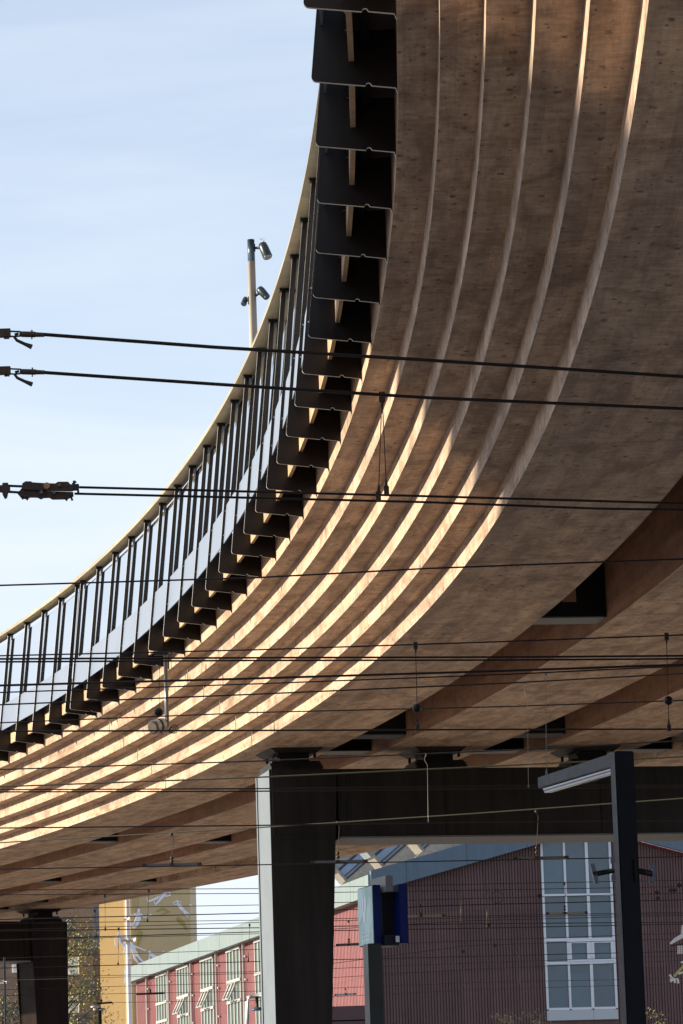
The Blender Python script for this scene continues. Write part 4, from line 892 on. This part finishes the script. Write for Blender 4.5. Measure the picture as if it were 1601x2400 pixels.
def wy(x, y, z): return atz(x, y, z).y
def clamp(bm, p, s_=.03): obox(bm, p, (s_ * .6, 0, 0), (0, s_ * .6, 0), (0, 0, s_))
def dropper(x0, y0, x1, y1, z, label, r=.005, m=None, ball_at=None, cs=.035, grp='droppers between the overhead wires', kink=False):
    Y = wy(x0, y0, z); a_ = aty(x0, y0, Y); b_ = aty(x1, y1, Y)
    rt = empty('wire_dropper', b_, label, 'wire dropper', grp)
    bm = bmesh.new(); pp_ = [a_, b_]
    if kink: pp_ = [a_, a_ + (b_ - a_) * .08 + Vector((-.02, 0, 0)), a_ + (b_ - a_) * .16 + Vector((.015, 0, 0)), a_ + (b_ - a_) * .9, b_]
    tube(bm, pp_, r, 6); newobj('cord', bm, m or M_WIRE, rt)
    bm = bmesh.new(); clamp(bm, a_, cs); tube(bm, [a_, a_ + (b_ - a_).normalized() * cs * 2.2], [cs * .5, cs * .15], 8); newobj('top_clamp', bm, M_RUST if m is None else m, rt)
    bm = bmesh.new(); clamp(bm, b_, cs * .9); tube(bm, [b_ - (b_ - a_).normalized() * cs * 2.4, b_], [cs * .2, cs * .45], 8); newobj('bottom_clamp', bm, M_RUST if m is None else m, rt)
    if ball_at: bm = bmesh.new(); ball(bm, aty(*ball_at, Y), .045, 12); newobj('ball_insulator', bm, M_BLACK, rt)
    return rt
Y_ = wy(893, 925, Z1)
dropper(895, 930, 887, 1163, Z1, 'left leg of the tall V-shaped dropper pair over the timber steps', r=.0035, cs=.032)
dropper(896, 930, 906, 1150, Z1, 'right leg of the tall V-shaped dropper pair over the timber steps', r=.0035, cs=.032)
dropper(974, 1513, 979, 1706, 5.0, 'long dropper with ball insulator above the second bearing', ball_at=(977, 1660), r=.004)
dropper(1562, 1492, 1568, 1706, 5.0, 'long dropper with ball insulator near the right edge', ball_at=(1567, 1642), r=.004)
M_PALEC = mat('pale_steel_cord', (.28, .26, .23), .4, .4)
dropper(1232, 1602, 1239, 1843, 5.0, 'pale kinked dropper left of the arm of the lamp post', m=M_PALEC, kink=True, r=.0028, cs=.014)
dropper(1279, 1580, 1281, 1812, 5.0, 'straight pale dropper ending behind the lamp arm', m=M_PALEC, r=.003, cs=.02)
dropper(998, 1768, 1004, 1925, 4.9, 'pale dropper across the near crossbeam, right of the column', m=M_PALEC, kink=True, r=.0028, cs=.014)
dropper(374, 1557, 373, 1668, 5.0, 'thin dropper ending in a black ball over the floodlight', r=.0025, cs=.015, ball_at=(372, 1669))
def bar_drop(x0, x1, yb, xt, yt, z, lab, m, th=.02):
    Y = wy(xt, yb, z); rt = empty('section_bar', aty((x0 + x1) / 2, yb, Y), lab, 'wire fitting', 'short bars clipped on the overhead wires')
    a_, b_ = aty(x0, yb + (x0 < x1) * 1.0, Y), aty(x1, yb - 1.5, Y); bm = bmesh.new(); d_ = (b_ - a_); c_ = (a_ + b_) / 2; nz = d_.cross(Vector((0, 1, 0))).normalized()
    obox(bm, c_, d_ / 2, (0, .02, 0), nz * th); newobj('bar', bm, m, rt)
    for p_ in (a_, b_, aty(xt, yb, Y)): bm = bmesh.new(); obox(bm, p_, (.03, 0, 0), (0, .03, 0), (0, 0, .025)); tube(bm, [p_ - Vector((0, .04, 0)), p_ + Vector((0, .04, 0))], .018, 8); newobj('end_clamp', bm, M_RUST, rt)
    bm = bmesh.new(); t_ = aty(xt - 1, yt, Y); b2 = aty(xt, yb, Y); tube(bm, [t_, t_ + (b2 - t_) * .12 + Vector((.03, 0, 0)), t_ + (b2 - t_) * .8, b2], .0055, 6)
    for q in (.0, .78, .88): ball(bm, t_ + (b2 - t_) * q, .028, 8)
    newobj('hanger', bm, M_RUST, rt)
M_BRG = mat('grey_bar', (.11, .11, .12), .4, .2); M_BRY = mat('yellowish_bar', (.25, .23, .17), .5)
bar_drop(339, 468, 2027, 403, 1955, 4.37, 'long grey bar below the timber deck, left of the near column', M_BRG)
bar_drop(732, 857, 2020, 792, 1928, 4.37, 'long grey bar across the near pier column', M_BRG)
bar_drop(1205, 1328, 2011, 1258, 1902, 4.37, 'long grey bar across the gable window top', M_BRG)
bar_drop(936, 1040, 2147, 987, 2122, 5.0, 'yellowish bar right of the blue station sign', M_BRY)
bar_drop(1283, 1374, 2140, 1324, 2072, 5.0, 'yellowish bar across the middle of the gable window', M_BRY)
bar_drop(322, 383, 2329, 353, 2290, 5.0, 'short dark bar before the left end of the red wall', M_RUST, .03)
bar_drop(230, 261, 2351, 238, 2318, 5.0, 'short dark bar above the twin street lamp', M_RUST, .03)
bar_drop(790, 845, 2214, 818, 2160, 5.0, 'short grey bar between the near column and the sign', M_BRG, .03)
bar_drop(786, 833, 2331, 811, 2318, 5.0, 'short pale bar low between the near column and the sign post', M_GALV, .03)
for (x0, y0, x1, y1) in ((246, 2100, 247, 2178), (349, 2088, 346, 2158), (222.5, 2135, 226, 2195), (278.5, 2177, 277, 2260), (585, 2168, 582, 2252), (1080, 2098, 1080, 2160), (1018, 2315, 1019, 2256), (1216, 2241, 1217, 2302), (1378, 2262, 1378, 2312), (1430, 2262, 1431, 2296), (1142, 2100, 1141, 2172)):
    dropper(x0, min(y0, y1), x1, max(y0, y1), 5.1, 'small dropper hanging between the thin far wires before the buildings', r=(.0022 if x0 > 1000 else .005), cs=(.014 if x0 > 1000 else .03), grp='small droppers on the far wires', m=(M_PALEC if x0 > 1000 else None))
for x_, y_ in ((1265, 2100), (1542, 2106), (1573, 2087), (1580, 2087), (1592, 2075), (1540, 2092), (1145, 2168), (1085, 2230), (1160, 2216)):
    bm = bmesh.new(); c = atz(x_, y_, 5.1); obox(bm, c, (.05, 0, 0), (0, .03, 0), (0, 0, .025)); tube(bm, [c - Vector((0, 0, .05)), c + Vector((0, 0, .045))], .02, 6)
    tag(newobj('wire_clamp', bm, M_RUST), 'small dark clamp gripping a thin far wire before the maroon gable', 'wire clamp', 'small clamps on the far wires')
# wire hoop hanging on the gable wires
c = atz(1166, 2103, 5.1); bm = bmesh.new(); tube(bm, [c + Vector((math.cos(t / 20 * 6.283) * .13, .05 * math.sin(t), math.sin(t / 20 * 6.283) * .12)) for t in range(21)], .006, 6, caps=False)
tag(newobj('wire_hoop', bm, M_WIRE), 'coiled hoop of spare wire hanging before the maroon gable', 'wire coil')

# loop-end clamps (upper left) and the tensioning block
def loop_end(dx, dy, lab):
    Y = wy(60 + dx, 785 + dy, Z1); k = Y / F_PX
    q = lambda zx, zy: aty(zx / 9.8 + dx, 760 + zy / 9.8 + dy, Y)     # survey crop coordinates
    rt = empty('cable_end_clamp', q(600, 240), lab, 'cable clamp', 'loop-end clamps on the thick cables')
    bm = bmesh.new(); tube(bm, [q(450, 225), q(520, 228), q(800, 235), q(830, 238), q(1020, 243)], [.016, .0185, .0185, .0155, .0135], 12); newobj('thimble_sleeve', bm, M_RUST, rt)
    bm = bmesh.new(); tube(bm, [q(733, 130), q(733, 345)], .004, 6); obox(bm, q(733, 150), (.004, 0, 0), (0, .01, 0), (0, 0, .003)); newobj('bolt', bm, M_BLACK, rt)
    bm = bmesh.new(); tube(bm, [q(150, 158), q(460, 170), q(520, 200)], .0055, 8); tube(bm, [q(150, 270), q(330, 282), q(460, 270)], .0055, 8); newobj('wire_loop', bm, M_WIRE, rt)
    bm = bmesh.new(); tube(bm, [q(430, 215), q(350, 235), q(335, 300), q(390, 370), q(560, 450), q(730, 520)], [.008, .0095, .0095, .0095, .0105, .016], 10)
    newobj('bent_tail', bm, M_WIRE, rt)
    bm = bmesh.new(); obox(bm, q(60, 205), (.048, 0, 0), (0, .02, 0), (0, 0, .025)); obox(bm, q(150, 285), (.016, 0, 0), (0, .015, 0), (0, 0, .012)); tube(bm, [q(-300, 200), q(0, 205)], .02, 8); tube(bm, [q(125, 115), q(125, 335)], .009, 8)
    newobj('clamp_block', bm, M_RUST, rt)
loop_end(0, 0, 'upper rusty loop-end clamp with a frayed bent tail at the left edge')
loop_end(1, 88, 'lower rusty loop-end clamp with a frayed bent tail at the left edge')
Y = wy(100, 1150, 4.9); q = lambda zx, zy: aty(zx / 7.127, 1100 + zy / 7.127, Y)
tb = empty('tensioning_block', q(800, 340), 'rusty double tensioning block with bolts and a copper disc at the left edge', 'wire tensioner')
def qplate(nm, pts, th, m, off=0.0, pr=tb):
    bm = bmesh.new(); plate(bm, [q(*p) + Vector((0, off, 0)) for p in pts], (0, 1, 0), th); return newobj(nm, bm, m, pr)
qplate('upper_cheek', [(375, 240), (430, 205), (520, 205), (545, 222), (740, 235), (930, 240), (970, 212), (1140, 212), (1180, 255), (1320, 255), (1318, 330), (1190, 365), (540, 350), (370, 330)], .03, M_RUST)
qplate('lower_cheek', [(290, 400), (370, 300), (480, 335), (780, 360), (1220, 375), (1225, 440), (1120, 490), (870, 495), (820, 465), (720, 470), (680, 492), (620, 462), (500, 460), (440, 490), (350, 470)], .03, M_RUST, .02)
qplate('left_link', [(45, 230), (135, 228), (140, 270), (170, 300), (170, 370), (135, 395), (120, 470), (70, 475), (45, 430), (45, 390), (-60, 370), (-60, 270), (40, 268)], .03, M_RUST)
bm = bmesh.new(); tube(bm, [q(140, 275), q(380, 285)], .0095, 8); tube(bm, [q(140, 375), q(320, 385)], .0095, 8); tube(bm, [q(-60, 320), q(-500, 310)], .012, 8); newobj('link_rods', bm, M_WIRE, tb)
bm = bmesh.new(); c = q(787, 283); tube(bm, [c - Vector((0, .03, 0)), c - Vector((0, .018, 0))], .024, 16); newobj('copper_disc', bm, mat('copper_disc', (.38, .20, .10), .5, .4), tb)
bm = bmesh.new()
for zx, zy, r_ in ((697, 392, .013), (910, 395, .012), (997, 272, .012)): tube(bm, [q(zx, zy) - Vector((0, .035, 0)), q(zx, zy) + Vector((0, .03, 0))], r_, 8)
newobj('bolts', bm, mat('bolt_brown', (.16, .12, .11), .5, .4), tb)
bm = bmesh.new()
for a1, b1, a2, b2 in ((1235, 190, 1240, 260), (1210, 250, 1270, 200), (1300, 320, 1310, 395), (1090, 480, 1120, 520), (1180, 440, 1210, 520), (370, 450, 385, 500), (430, 470, 465, 510), (95, 460, 90, 490)): tube(bm, [q(a1, b1), q(a2, b2)], .009, 6)
obox(bm, q(1270, 300), (.02, 0, 0), (0, .02, 0), (0, 0, .022))
newobj('split_pins', bm, M_WIRE, tb)
# punched windows show the sky: pale little spacers are not modelled, the cheeks are simply slotted by their outlines

print('OBJECTS', len(bpy.data.objects))
